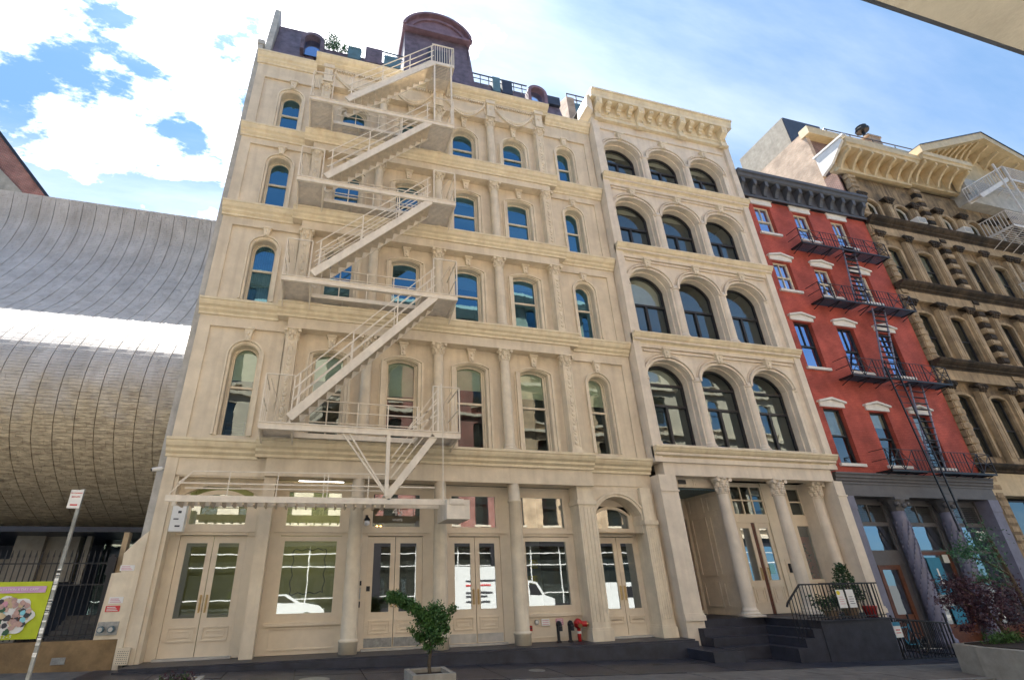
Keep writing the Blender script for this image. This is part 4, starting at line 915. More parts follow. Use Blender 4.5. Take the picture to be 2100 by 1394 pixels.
# party wall, parapet beam and roof things behind
MB().box(31.90, 32.2, 1.35, 10, 19, 27.35).build('side_wall', 'brick_side', br)
MB().box(31.88, 32.0, .58, 1.35, 19, 23.3).build('side_wall_edge', 'brick_dull', br)
MB().box(32.2, 44, 1.5, 3, 23, 26.9).build('attic_wall', 'brick_dull', br)
MB().box(31.8, 44, 1.0, 1.6, 26.9, 27.5).build('parapet_beam', 'cornice_y', br)
MB().box(33.0, 36.3, 2.95, 6.9, 27.2, 30.75).build('penthouse', 'concrete', br); MB().box(33.02, 36.3, 2.88, 2.95, 27.3, 30.72).build('penthouse_front', 'navy', br)
mb = MB(); mb.bar((33.8, 1.3, 28.1), (42, 1.3, 28.3), .05); mb.bar((33.8, 1.3, 28.1), (33.5, 1.3, 27.4), .05)
for x in range(34, 42, 2): mb.bar((x, 1.3, 27.4), (x, 1.3, 28.15), .04)
mb.build('roof_railing', 'blackframe', br)
MB().box(37.9, 38.9, 1.3, 2.3, 27.0, 28.6).box(37.8, 39.0, 1.25, 2.4, 28.6, 28.75).build('chimney', 'brick_side', br)
MB().cyl((38.1, 1.6, 28.7), (38.1, 1.6, 29.4), .10).lathe(38.1, 1.6, [(.05, 29.3), (.38, 29.35), (.42, 29.5), (.30, 29.62), (.34, 29.75), (.05, 29.95)], 12).build('chimney_cowl', 'black', br)
# air conditioners under top windows
for x, lb in ((35.85, 'white window air conditioner on the soot stained ledge, nearer the red building'), (39.5, 'white window air conditioner on the soot stained ledge, nearer the white fire escape')):
    t = thing('air_conditioner', lb, 'air conditioner', (x, .1, 19.75), 'air conditioners under the brownstone top windows')
    MB().box(x-.32, x+.32, -.15, .55, 19.62, 20.02).build('casing', 'white', t)
    g_ = MB()
    for k in range(6): g_.box(x-.28, x+.28, -.165, -.15, 19.67+.055*k, 19.69+.055*k)
    g_.build('grille', 'steel', t)

# ================================================================== CURVED BUILDING (left)
prof0 = [(6.0,17.3),(6.3,16.2),(6.25,15.4),(5.95,14.3),(5.15,12.9),(4.0,11.3),(2.95,10.2),(2.15,9.35),(1.55,8.5),(1.30,7.7),(1.30,6.9),(1.52,6.1),(1.95,5.4),(2.7,4.75),(3.7,4.2),(4.9,3.74),(6.2,3.32)]
KS = .97
prof = [(-15.23+(a+15.23)*KS, 1.5+(b-1.5)*KS) for a, b in prof0]
def smooth(P, n=3):
    out = []
    for i in range(len(P)-1):
        p0 = P[max(i-1,0)]; p1 = P[i]; p2 = P[i+1]; p3 = P[min(i+2,len(P)-1)]
        for k in range(n):
            t = k/n; out.append(tuple(.5*((2*p1[j]) + (-p0[j]+p2[j])*t + (2*p0[j]-5*p1[j]+4*p2[j]-p3[j])*t*t + (-p0[j]+3*p1[j]-3*p2[j]+p3[j])*t**3) for j in (0, 1)))
    return out + [P[-1]]
SPf = smooth(prof, 4)
syn = thing('curved_building', 'windowless building with a curved bulging front of grey stone tiles in vertical ribs', 'building', (-8, 6, 0))
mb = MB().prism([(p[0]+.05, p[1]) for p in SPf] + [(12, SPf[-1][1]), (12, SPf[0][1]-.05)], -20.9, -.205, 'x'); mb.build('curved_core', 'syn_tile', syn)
def panel_mesh(mb, w):
    # one rib-to-rib strip following the curve, with staggered tile courses standing slightly proud
    rnd = random.Random(int(w*100)); L = [0]
    for a, b in zip(SPf, SPf[1:]): L.append(L[-1] + math.hypot(b[0]-a[0], b[1]-a[1]))
    def at(s):
        for i in range(len(L)-1):
            if L[i+1] >= s: t = (s-L[i])/(L[i+1]-L[i]); a, b = SPf[i], SPf[i+1]; return (a[0]+(b[0]-a[0])*t, a[1]+(b[1]-a[1])*t)
        return SPf[-1]
    s = 0
    while s < L[-1] - .1:
        h = .098; a, b = at(s+.004), at(s+h-.004); k = 0
        xs = [0, w*rnd.uniform(.25, .75), w]
        for x0, x1 in zip(xs, xs[1:]):
            o = rnd.uniform(0, .009); ny, nz = -(b[1]-a[1]), (b[0]-a[0]); d = math.hypot(ny, nz) or 1; ny, nz = ny/d, nz/d
            if ny > 0 and a[1] > 8: ny, nz = -ny, -nz
            P = [(x0+.0025, a[0]+.02, a[1]), (x1-.0025, a[0]+.02, a[1]), (x1-.0025, b[0]+.02, b[1]), (x0+.0025, b[0]+.02, b[1])]
            Q = [(p[0], p[1]-.035-o, p[2]) for p in P]
            mb.add(P + Q, [(4,5,6,7),(0,1,5,4),(1,2,6,5),(2,3,7,6),(3,0,4,7)])
        s += h
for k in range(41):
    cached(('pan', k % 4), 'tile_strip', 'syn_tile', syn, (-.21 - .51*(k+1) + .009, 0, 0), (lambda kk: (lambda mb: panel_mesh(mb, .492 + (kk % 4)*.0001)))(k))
ybk = MB().box(-20, -.4, 9.0, 9.2, -.3, 3.4).box(-20, -.35, 3.6, 9, 3.25, 3.40); ybk.build('undercroft_wall', 'navy', syn)
MB().box(-5.0, -4.2, 5, 5.6, 0, 3.5).box(-4.2, -3.3, 5.2, 5.6, 1.9, 3.5).box(-3.05, -2.9, 5, 5.2, 1.8, 3.4).build('undercroft_pier', 'concrete', syn)
MB().box(-8, -4.4, 5.6, 5.7, 1.9, 2.6).build('undercroft_panel', 'concrete', syn)
MB().box(-2.8, -.8, 6, 6.05, .4, 3.2).build('undercroft_glazing', 'glass_dark', syn)
st = MB()
for k in range(8): st.box(-3.2, -1.0, 3.5+.3*k, 3.8+.3*k, 0, .08+.12*k)
st.build('undercroft_step', 'slabs', syn)
struct('yard', MB().box(-20, -.35, .45, 9, -.3, .25), 'slabs')
bb = thing('brick_building', 'red brick gable wall with dark coping rising behind the curved building', 'building', (-15, 14, 0))
MB().prism([(-24, 35.2), (-13.57, 23.5), (-11.5, 21.0), (-11.5, 0), (-24, 0)], 14.0, 22).build('wall', 'brick_red', bb)
MB().prism([(-24, 35.2), (-11.5, 21.0), (-11.5, 21.25), (-24, 35.45)], 13.9, 22).build('coping', 'black', bb)
MB().prism([(-24, 32.0), (-14.6, 23.2), (-14.6, 15), (-24, 15)], 13.85, 13.99).build('grey_render', 'concrete', bb)

# ================================================================== YARD FENCE, BUTTRESS
fe = thing('yard_fence', 'black spear topped iron fence on a low tan wall beside the cream building', 'fence', (-3, .35, .55))
MB().box(-20, -.14, .28, .44, -.4, .55).build('low_wall', 'fence_wall', fe)
MB().box(-1.40, -1.12, .262, .28, .08, .22).build('wall_vent', 'steel', fe)
for z in (.62, 1.72, 2.20): MB().box(-12, -.66, .335, .365, z, z+.03).build('rail', 'black', fe)
x = -12.0
while x < -.75:
    cached('picket', 'picket', 'black', fe, (x, .35, .58), lambda mb: mb.box(-.009, .009, -.009, .009, 0, 1.80).prism([(-.022, 1.78), (0, 1.95), (.022, 1.78)], -.008, .008)); x += .125
MB().box(-.74, -.66, .31, .39, .5, 2.42).box(-.78, -.60, .29, .40, 1.95, 2.35).box(-.70, -.62, .30, .38, .55, 1.95).build('gate_post', 'black', fe)
bt = thing('side_buttress', 'cream painted wall stub with sloping shoulder between the black fence and the corner pier', 'wall', (-.3, .3, 0))
MB().prism([(.0, 2.97), (-.12, 2.86), (-.46, 2.44), (-.43, 2.0), (-.62, 1.98), (-.66, .55), (-.14, .55), (-.12, -.3), (.0, -.3)], .26, .60).build('wall_stub', 'cream_trim', bt)
MB().box(-.07, .20, .17, .258, .02, .36).build('vent_frame', 'cream_trim', bt)
g_ = MB()
for i in range(6):
    for j in range(7): g_.box(-.045+.04*i, -.03+.04*i, .165, .17, .05+.04*j, .065+.04*j)
g_.build('vent_holes', 'black', bt)
MB().box(-.62, -.5, .45, .7, 2.0, 2.95).build('old_post', 'brown_trim', bt)
sc = thing('fire_connection', 'steel plate with two capped green hose inlets on the cream wall stub', 'fire connection', (-.41, .25, .77))
MB().box(-.63, -.19, .235, .262, .64, .92).build('plate', 'steel', sc)
for x in (-.53, -.31): MB().cyl((x, .23, .76), (x, .13, .76), .07, n=12).build('inlet', 'copper', sc); MB().cyl((x, .13, .76), (x, .12, .76), .05, n=12).build('cap', 'chrome', sc)
for nm, x0, x1, z0, z1, m_, lb, tx in (('notice', -.56, -.25, 1.13, 1.26, 'print_red', 'small red notice on the cream wall stub', 'NO PARKING'), ('notice', -.53, -.22, 1.31, 1.45, 'sign_white', 'white notice with a small arrow above the red notice', 'ENTRANCE'), ('notice', -.46, -.14, 2.03, 2.16, 'sign_white', 'upper white notice with pink lettering on the cream wall stub', 'NO SMOKING')):
    t = thing(nm, lb, 'sign', ((x0+x1)/2, .24, z0)); MB().box(x0, x1, .25, .262, z0, z1).build('plate', m_, t)
    g_ = MB()
    for k in range(3): g_.box(x0+.03, x1-.04-.03*k, .246, .25, z0+.02+.035*k, z0+.035+.035*k)
    g_.build('lettering', 'print_pink' if m_ == 'sign_white' else 'sign_white', t)
bx = thing('box_sign', 'white wall mounted box sign below the raised fire stair', 'sign', (.63, .2, 3))
MB().box(.47, .80, .10, .34, 2.95, 3.62).build('casing', 'sign_white', bx)
g_ = MB().box(.62, .70, .094, .10, 3.40, 3.46).box(.54, .66, .094, .10, 3.24, 3.27).box(.60, .72, .094, .10, 3.06, 3.10); g_.build('lettering', 'print_dark', bx)
cm = thing('security_camera', 'small white camera on the left edge of the cream building', 'camera', (-.1, .3, 4.5))
MB().cyl((-.02, .38, 4.6), (-.12, .2, 4.55), .02).build('arm', 'white', cm); MB().cyl((-.02, .18, 4.56), (-.24, .10, 4.50), .055, n=10).build('body', 'white', cm); MB().cyl((-.24, .10, 4.50), (-.26, .09, 4.49), .035, n=10).build('lens', 'black', cm)

# banner
bn = thing('banner', 'lime green vinyl banner with a round photo collage tied to the black fence', 'banner', (-2.4, .30, .6))
mb = MB(); N = 14
for i in range(N):
    for j in range(6):
        def q(a, b): u = -3.6 + 1.77*a/N; return (u, .29 + .018*math.sin(a*1.3)*math.cos(b*.9), .62 + 1.2*b/6)
        mb.add([q(i,j), q(i+1,j), q(i+1,j+1), q(i,j+1)], [(0,1,2,3)])
mb.build('banner_cloth', 'lime', bn, True)
MB().box(-3.6, -1.92, .265, .27, 1.58, 1.72).build('banner_strip', 'banner_pink', bn)
text('TRANSPORTATION & DAY CARE', .075, 'banner_lettering', 'sign_white', bn, (-2.62, .258, 1.65))
mb = MB(); fl_ = [(-2.55 + .52*math.cos(a)*(1+.09*math.cos(7*a)), 1.10 + .40*math.sin(a)*(1+.09*math.cos(7*a))) for a in [2*math.pi*k/42 for k in range(42)]]
mb.prism(fl_, .263, .268); mb.build('collage_ground', 'sign_white', bn)
rc = random.Random(8)
for k in range(80):
    a = rc.uniform(0, 6.28); r = rc.uniform(0, 1)**.5; cx_, cz_ = -2.55+.46*r*math.cos(a), 1.10+.34*r*math.sin(a)
    MB().prism([(cx_+.065*math.cos(t*.9)*rc.uniform(.7,1.2), cz_+.065*math.sin(t*.9)*rc.uniform(.7,1.2)) for t in range(7)], .2625-.0003*k, .2627-.0003*k).build('collage_print', rc.choice(['skin_mix', 'skin_mix', 'skin_mix', 'wood', 'print_dark', 'leaf_teal', 'print_pink', 'cyan_light', 'cornice_y']), bn)
text('ages 2 - 5', .09, 'banner_lettering', 'sign_white', bn, (-2.5, .262, .68))

# sign pole on the pavement
sp = thing('sign_pole', 'grey street sign pole with a small parking sign, stickers peeling on its lower half', 'sign pole', (-.29, -3.6, gz(-.3)))
MB().bar((-.29, -3.6, -.4), (-.29, -3.6, 3.36), .055, .045).build('pole', 'pole', sp)
MB().box(-.475, -.265, -3.635, -3.628, 3.0, 3.34).build('sign_plate', 'sign_white', sp)
text('NO STANDING', .028, 'sign_lettering', 'print_red', sp, (-.37, -3.638, 3.28)); text('8AM-6PM', .034, 'sign_lettering', 'print_red', sp, (-.37, -3.638, 3.21)); MB().box(-.43, -.31, -3.639, -3.635, 3.05, 3.075).build('sign_arrow', 'print_red', sp)
rs = random.Random(4)
mb = MB()
for k in range(26): z = rs.uniform(.5, 2.0); s_ = rs.uniform(.02, .05); mb.box(-.29-.03, -.29+.03, -3.628, -3.6235, z, z+s_)
mb.build('stickers', 'sign_white', sp)
# ================================================================== FIRE ESCAPES
fe1 = thing('fire_escape', 'cream painted iron fire escape zigzagging up the front of the cream building', 'fire escape', (5.2, -.6, 5.6))
YF = -1.34; YI = -.42; PZ = [5.57, 10.20, 14.18, 18.12]; XL, XR = 2.43, 7.95
def plat45(z, first=False, last=False):
    b = MB().box(XL, XR, YF-.03, YF+.03, z-.20, z+.0).box(XL, XR, YF-.06, YF-.03, z-.20, z-.17).box(XL, XR, YF-.06, YF-.03, z-.03, z)
    b.build('platform_beam', 'fe_paint', fe1)
    b = MB().box(3.30, 6.75, YI-.02, YI+.02, z-.14, z); b.build('inner_beam', 'fe_paint', fe1)
    for x in (XL, 3.27, 6.78, XR):
        MB().bar((x, YF, z-.08), (x, .18, z-.08), .05, .14).bar((x, YF+.25, z-.14), (x, .16, z-.55 if not first else z-.35), .035).build('bracket', 'fe_paint', fe1)
    for x in (4.3, 5.6): MB().bar((x, YI, z-.08), (x, .18, z-.08), .05, .12).build('bracket', 'fe_paint', fe1)
    g = MB(); y = YF + .06
    while y < .12:
        for a, b_ in (((XL+.03, 3.25), (6.8, XR-.03)) if y < YI else ((XL+.03, XR-.03),)): g.box(a, b_, y, y+.034, z-.03, z-.002)
        y += .068
    o = g.build('grating', 'grate', fe1); 
    # rails
    r = MB(); ht = 1.38
    for a, b_ in ((XL, 3.2), (7.15, XR)):
        for hh in (ht,): r.bar((a, YF, z+hh), (b_, YF, z+hh), .035)
        for x in (a, b_): r.bar((x, YF, z), (x, YF, z+ht), .035)
    r.bar((XL, YF, z+ht), (XL, .05, z+ht), .03); r.bar((XR, YF, z+ht), (XR, .05, z+ht), .03)
    r.bar((XL, YF, z+.72), (XL, .05, z+.72), .025); r.bar((XR, YF, z+.72), (XR, .05, z+.72), .025)
    for yy in (-.9, -.45, 0): r.bar((XL, yy, z), (XL, yy, z+ht), .02); r.bar((XR, yy, z), (XR, yy, z+ht), .02)
    r.build('end_railing', 'fe_paint', fe1)
    r = MB()
    for hh in (.35, .68, 1.0): r.bar((3.4, YI, z+hh), (6.9, YI, z+hh), .028)
    for x in (4.15, 5.05, 5.95, 6.85): r.bar((x, YI, z), (x, YI, z+1.0), .035)
    r.build('well_railing', 'fe_paint', fe1)
    # bent diagonal stay rods
    r = MB(); r.bar((2.55, YF+.3, z+1.36), (2.75, YF+.5, z+.75), .03).bar((2.75, YF+.5, z+.75), (2.72, YF+.5, z), .03).bar((7.8, YF+.3, z+1.36), (7.55, YF+.5, z+.9), .03).bar((7.55, YF+.5, z+.9), (7.72, YF+.5, z), .03); r.build('stay_rod', 'grate', fe1)
for i, z in enumerate(PZ): plat45(z, i == 0)
def stair45(x0, z0, x1, z1, y0=YF-.02, y1=YF+.72, rails=(.45, .80, 1.15), n=None):
    s = MB(); s.bar((x0, y0, z0), (x1, y0, z1), .05, .24, up=(0,0,1)); s.build('stringer', 'fe_paint', fe1)
    s = MB(); s.bar((x0, y1, z0), (x1, y1, z1), .05, .24); s.build('stringer', 'fe_paint', fe1)
    n = n or max(3, int((z1-z0)/.24)); 
    for k in range(n):
        u = (k+.6)/n; x = x0+(x1-x0)*u; z = z0+(z1-z0)*u
        cached('tread', 'tread', 'grate', fe1, (x, (y0+y1)/2, z-.03), lambda mb: mb.box(-.12, .12, -.33, .33, -.015, .015).box(-.12, -.10, -.33, .33, -.05, -.015))
    for yy in (y0, y1):
        r = MB()
        for hh in rails: r.bar((x0, yy, z0+hh), (x1, yy, z1+hh), .028)
        for u in (.04, .38, .70, .97): x = x0+(x1-x0)*u; z = z0+(z1-z0)*u; r.bar((x, yy, z), (x, yy, z+rails[-1]), .038)
        r.build('stair_railing', 'fe_paint', fe1)
stair45(3.17, 5.72, 7.20, 10.06); stair45(3.30, 10.36, 7.02, 14.02); stair45(3.33, 14.34, 6.98, 17.98)
stair45(3.75, 18.30, 7.12, 21.62)
zt = 21.72
MB().box(7.05, 8.02, YF-.03, YF+.03, zt-.16, zt).box(7.05, 8.02, .3, .36, zt-.16, zt).build('platform_beam', 'fe_paint', fe1)
g = MB(); y = YF+.04
while y < .7: g.box(7.08, 8.0, y, y+.034, zt-.03, zt-.002); y += .068
for x in (7.08, 8.0): g.box(x-.03, x+.03, YF, .7, zt-.14, zt-.03)
g.build('grating', 'grate', fe1)
r = MB()
for x in [7.08 + .104*k for k in range(10)]: r.bar((x, YF, zt), (x, YF, zt+1.12), .022)
for hh in (1.12,): r.bar((7.05, YF, zt+hh), (8.02, YF, zt+hh), .045); r.bar((8.0, YF, zt+hh), (8.0, .6, zt+hh), .04)
for y in [YF + .2*k for k in range(10)]: r.bar((8.0, y, zt), (8.0, y, zt+1.12), .022)
r.build('top_railing', 'fe_paint', fe1)
for x in (7.16, 7.88): MB().bar((x, YF, PZ[3]), (x, YF, zt-.1), .06).build('support_post', 'fe_paint', fe1)
# hanging frame and the raised drop stair
PVX, PVZ = 5.88, 3.72
MB().bar((PVX, YF, PZ[0]-.2), (PVX, YF, PVZ), .10, .10).build('support_post', 'fe_paint', fe1)
for x0, x1 in ((4.62, PVX-.06), (4.80, PVX-.02)): MB().bar((x0, YF, PZ[0]-.2), (x1, YF, PVZ+.1), .045).build('brace', 'fe_paint', fe1)
MB().bar((7.20, YF, PZ[0]-.15), (PVX, YF, PVZ-.05), .06, .19).bar((7.20, YF+.7, PZ[0]-.15), (PVX, YF+.7, PVZ-.05), .06, .19).build('stringer', 'fe_paint', fe1)
for k in range(7):
    u = (k+.5)/7; cached('tread', 'tread', 'grate', fe1, (PVX+(7.2-PVX)*u, YF+.35, PVZ-.05+(PZ[0]-.15-PVZ)*u), None)
r = MB()
for d in (.42, .72, 1.02): r.bar((PVX+.1, YF, PVZ+d*.9+.1), (7.25, YF, PZ[0]-.15+d*1.1), .026)
r.bar((7.3, YF, PZ[0]), (7.3, YF, PZ[0]+1.4), .05)
for d in (.5, .9, 1.3): r.bar((6.4, YF, PZ[0]+.0), (7.3, YF, PZ[0]+d), .026)
r.build('stair_railing', 'fe_paint', fe1)
for y in (YF, YF+.72): MB().bar((.60, y, 3.56), (7.55, y, 3.60), .06, .15).build('drop_stair_stringer', 'fe_paint', fe1)
for k in range(21): cached('dtread', 'drop_stair_tread', 'grate', fe1, (.85 + .25*k, YF+.36, 3.56), lambda mb: mb.box(-.02, .02, -.34, .34, -.12, .10))
r = MB()
r.bar((1.1, YF, 4.22), (5.85, YF, 4.30), .026); r.bar((.82, YF, 3.93), (7.2, YF, 3.98), .03); r.bar((.82, YF+.72, 3.93), (6.0, YF+.72, 3.98), .03); r.bar((.82, YF, 3.93), (1.1, YF, 4.22), .026); r.bar((.66, YF, 3.66), (1.1, YF, 4.22), .022)
for x in (1.95, 3.10, 4.25, 4.35, 5.4): r.bar((x, YF, 3.6), (x, YF, 4.25), .026)
r.build('drop_stair_railing', 'fe_paint', fe1)
MB().box(7.48, 8.12, YF-.25, YF+.9, 3.14, 3.64).box(7.55, 7.95, YF-.27, YF-.25, 3.52, 3.66).box(7.60, 8.0, YF-.27, YF-.25, 3.5, 3.53).build('counterweight_box', 'fe_paint', fe1)
MB().cyl((7.42, YF-.1, PZ[0]+.0), (7.42, YF-.1, 3.6), .014, n=6).cyl((7.38, YF-.06, PZ[0]+1.45), (7.42, YF-.1, PZ[0]), .02, n=6).build('cable', 'fe_paint', fe1)

# black fire escape on the red house
fe2 = thing('fire_escape', 'black iron fire escape with crossed bars and steep ladders on the red house', 'fire escape', (28.8, 0, 5.4))
y0, y1 = -.32, .33
PB = [(25.9, 31.75, 5.38), (25.75, 31.6, 9.42), (25.75, 31.5, 13.25), (25.75, 31.4, 16.40)]
for n_, (a, b, z) in enumerate(PB):
    MB().box(a, b, y0-.02, y0+.02, z-.08, z).box(a, a+.03, y0, y1, z-.06, z).box(b-.03, b, y0, y1, z-.06, z).build('platform_beam', 'black', fe2)
    g = MB(); y = y0+.03
    while y < y1-.02: g.box(a, 28.2, y, y+.022, z-.02, z); g.box(29.2, b, y, y+.022, z-.02, z); y += .05
    g.build('grating', 'black', fe2)
    for k in range(7):
        x = a+.1+(b-a-.2)*k/6; cached('bb', 'bracket', 'black', fe2, (x, 0, z), lambda mb: mb.bar((0, y0+.05, -.05), (0, y1+.02, -.28), .025).bar((0, y0, -.05), (0, y1+.02, -.05), .03))
    r = MB()
    for hh in (.42, .82): r.bar((a, y0, z+hh), (b, y0, z+hh), .022); r.bar((a, y0, z+hh), (a, y1, z+hh), .022); r.bar((b, y0, z+hh), (b, y1, z+hh), .022)
    K = 8
    for k in range(K+1):
        x = a+(b-a)*k/K; r.bar((x, y0, z), (x, y0, z+.82), .03)
        if k < K and (k in (0, 1) or k >= K-2): xn = a+(b-a)*(k+1)/K; r.bar((x, y0, z), (xn, y0, z+.82), .02); r.bar((xn, y0, z), (x, y0, z+.82), .02)
        elif k < K:
            for q_ in (1, 2, 3): xq = x+(b-a)/K*q_/4; r.bar((xq, y0, z), (xq, y0, z+.82), .014)
    r.build('railing', 'black', fe2)
def ladder(x0, z0, x1, z1, ya, yb, w, name='ladder', step=.28, rl=True):
    s = MB()
    for dx in (0, w): s.bar((x0+dx, ya, z0), (x1+dx, yb, z1), .045, .09)
    l_ = s.build(name, 'lilac' if rl else 'black', fe2); n = int(abs(z1-z0)/step)
    for k in range(n):
        u = (k+.5)/n; MB().box(x0+(x1-x0)*u, x0+(x1-x0)*u+w, ya+(yb-ya)*u-.06, ya+(yb-ya)*u+.06, z0+(z1-z0)*u-.012, z0+(z1-z0)*u+.012).build('rung', 'black', l_)
ladder(27.75, 13.3, 28.95, 17.0, -.28, .05, .75); ladder(27.65, 9.45, 29.2, 13.3, -.28, .05, .75); ladder(28.15, 5.42, 29.5, 9.45, -.28, .05, .75)
s = MB().bar((27.7, -.40, 9.9), (28.05, -.40, 3.05), .05).bar((28.35, -.40, 9.9), (28.5, -.40, 3.05), .05); dl = s.build('drop_ladder', 'black', fe2)
for k in range(22): z = 3.3+.29*k; u = (z-3.05)/6.85; MB().box(28.05-.35*u, 28.5-.15*u, -.41, -.39, z, z+.02).build('rung', 'black', dl)
# white fire escape on the brownstone
fe3 = thing('fire_escape', 'white iron fire escape at the right edge of the brownstone top floors', 'fire escape', (40.5, -.6, 18.4))
def plat3(a, b, z, ya=-1.15, yb=.2, stair=True):
    MB().box(a, b, ya-.03, ya+.03, z-.14, z).box(a, b, yb-.03, yb, z-.14, z).box(a, a+.06, ya, yb, z-.14, z).build('platform_beam', 'fe_white', fe3)
    g = MB(); y = ya+.04
    while y < yb: g.box(a, b, y, y+.022, z-.03, z); y += .15
    g.build('grating', 'fe_white', fe3)
    x = a
    while x < b: cached('wbal', 'baluster', 'fe_white', fe3, (x, ya, z), lambda mb: mb.box(-.014, .014, -.014, .014, 0, 1.0)); x += .16
    y = ya
    while y < yb: cached('wbal', 'baluster', 'fe_white', fe3, (a, y, z), None); y += .16
    MB().bar((a, ya, z+1.0), (b, ya, z+1.0), .045).bar((a, ya, z+1.0), (a, yb, z+1.0), .045).build('handrail', 'fe_white', fe3)
    x = a+.2
    while x < b: MB().bar((x, ya+.1, z-.1), (x, .3, z-.85), .03).build('bracket', 'fe_white', fe3); x += .8
plat3(41.5, 47, 19.85); plat3(42.0, 47, 15.6)
for y in (-1.1, -.5):
    MB().bar((40.2, y, 21.7), (44.0, y, 23.9), .05, .26).build('stringer', 'fe_white', fe3)
    r = MB(); r.bar((40.2, y, 22.7), (44.0, y, 24.9), .05)
    for k in range(12): u = k/11; r.bar((40.2+3.8*u, y, 21.7+2.2*u), (40.2+3.8*u, y, 22.7+2.2*u), .03)
    r.build('stair_railing', 'fe_white', fe3)
for k in range(16): u = (k+.5)/16; cached('wtread', 'tread', 'fe_white', fe3, (40.2+3.8*u, -.8, 21.7+2.2*u), lambda mb: mb.box(-.12, .12, -.3, .3, -.015, .015))
for x in (44.1, 43.2): MB().bar((x, -1.15, 19.8), (x, -1.15, 24.9), .09).build('support_post', 'fe_white', fe3)
plat3(44.0, 47, 23.9)

# ================================================================== STOOP OF 41
so = thing('stoop', 'dark painted entrance stoop with wrap round steps in front of the blush building', 'steps', (18.5, -.8, -.5))
MB().box(15.98, 22.9, -.02, 2.5, -.8, .455).box(18.35, 20.95, -2.05, -.02, -.8, .42).build('landing', 'stoop', so)
for k, (z, o) in enumerate(((.24, .34), (.02, .68), (-.20, 1.02))):
    MB().prism([(15.7+.01*k, -.02-o), (18.35-o, -.02-o), (18.35-o, -2.03-.001*k), (18.42, -2.03-.001*k), (18.42, .05), (15.7+.01*k, .05)], -.9-.01*k, z, 'z').build('step', 'stoop', so)
MB().box(18.3, 21.0, -2.10, .10, .42, .45).build('landing_slab', 'stoop', so)
MB().box(14.9, 15.9, -1.6, -.1, -.8, -.22).build('bottom_slab', 'plate', so)
ra = thing('stoop_railing', 'black iron railing along the front edge of the dark stoop', 'railing', (19.5, -2.0, .45))
yr = -2.0
MB().bar((18.0, yr, 1.38), (20.95, yr, 1.38), .04).bar((17.42, yr, .92), (18.0, yr, 1.38), .04).bar((18.0, yr, .52), (20.95, yr, .52), .025).bar((20.95, yr, 1.38), (20.95, .0, 1.38), .04).bar((17.42, yr, .92), (17.36, yr, .82), .04).build('handrail', 'black', ra)
x = 17.48
while x < 20.96:
    zt_ = 1.38 if x > 18.0 else .92 + (x-17.42)*.79; zb_ = .45 if x > 18.35 else .45 - (18.35-x)*.65
    MB().box(x-.009, x+.009, yr-.009, yr+.009, zb_, zt_).build('baluster', 'black', ra); x += .125
y = -1.85
while y < 0: MB().box(20.94, 20.96, y-.009, y+.009, .45, 1.38).build('baluster', 'black', ra); y += .16
for x0, m1, lb, hd in ((19.25, 'yellow', 'left white menu board with a yellow top hung on the stoop railing', 1), (19.62, 'print_pink', 'right plain white menu board hung on the stoop railing', 0)):
    t = thing('menu_board', lb, 'sign', (x0, yr-.03, .8)); MB().box(x0, x0+.28, yr-.035, yr-.022, .74, 1.22).build('board', 'sign_white', t)
    g_ = MB()
    if hd: MB().prism([(x0+.07+.07*math.cos(a*.7), 1.14+.06*math.sin(a*.7)) for a in range(9)], yr-.04, yr-.035).build('yellow_patch', 'yellow', t)
    for k in range(4): g_.box(x0+.05, x0+.23-.03*(k % 2), yr-.038, yr-.035, .84+.06*k, .855+.06*k)
    g_.build('print_lines', 'print_pink' if hd else 'print_dark', t)
# evergreen in pot and red pot on landing
rp = random.Random(11)
ev = thing('potted_evergreen', 'dark green cone shaped evergreen in a tan pot behind the stoop railing', 'potted plant', (20.5, -1.3, .45))
MB().lathe(20.4, -1.35, [(.17, .45), (.24, .80), (.27, .82), (.27, .88), (.22, .88)], 14).build('pot', 'tan_pot', ev)
MB().cyl((20.5, -1.35, .85), (20.5, -1.35, 1.5), .03).build('stem', 'bark', ev)
lm = MB(); pts = []
for k in range(26): z = .95 + .95*k/25; r_ = .36*(1-(z-.95)/1.05)+.03; pts += [(20.5+r_*math.cos(a), -1.35+r_*math.sin(a), z) for a in (k*1.1, k*1.1+2.1, k*1.1+4.2)]
leaf_mesh(lm, pts, 1500, .055, .045, rp); lm.build('foliage', 'leaf_dark', ev)
ev2 = thing('potted_shrub', 'low dark bushy shrub in front of the cone evergreen on the stoop', 'potted plant', (19.3, -1.5, .45))
MB().lathe(19.45, -1.5, [(.16, .45), (.20, .65), (.18, .66)], 12).build('pot', 'tan_pot', ev2); lm = MB(); leaf_mesh(lm, [(19.45+.35*math.cos(a), -1.5+.2*math.sin(a), .85+.1*math.sin(a*3)) for a in range(12)], 700, .10, .045, rp); lm.build('foliage', 'leaf_dark', ev2)
t = thing('flower_pot', 'glossy red flower pot beside the evergreen on the stoop', 'pot', (20.75, -1.7, .45)); MB().lathe(20.75, -1.7, [(.14, .45), (.19, .70), (.20, .72), (.20, .76), (.16, .76)], 14).build('pot_body', 'terracotta', t, True); MB().lathe(20.75, -1.7, [(.15, .70), (.15, .73)], 12).build('soil', 'soil', t)
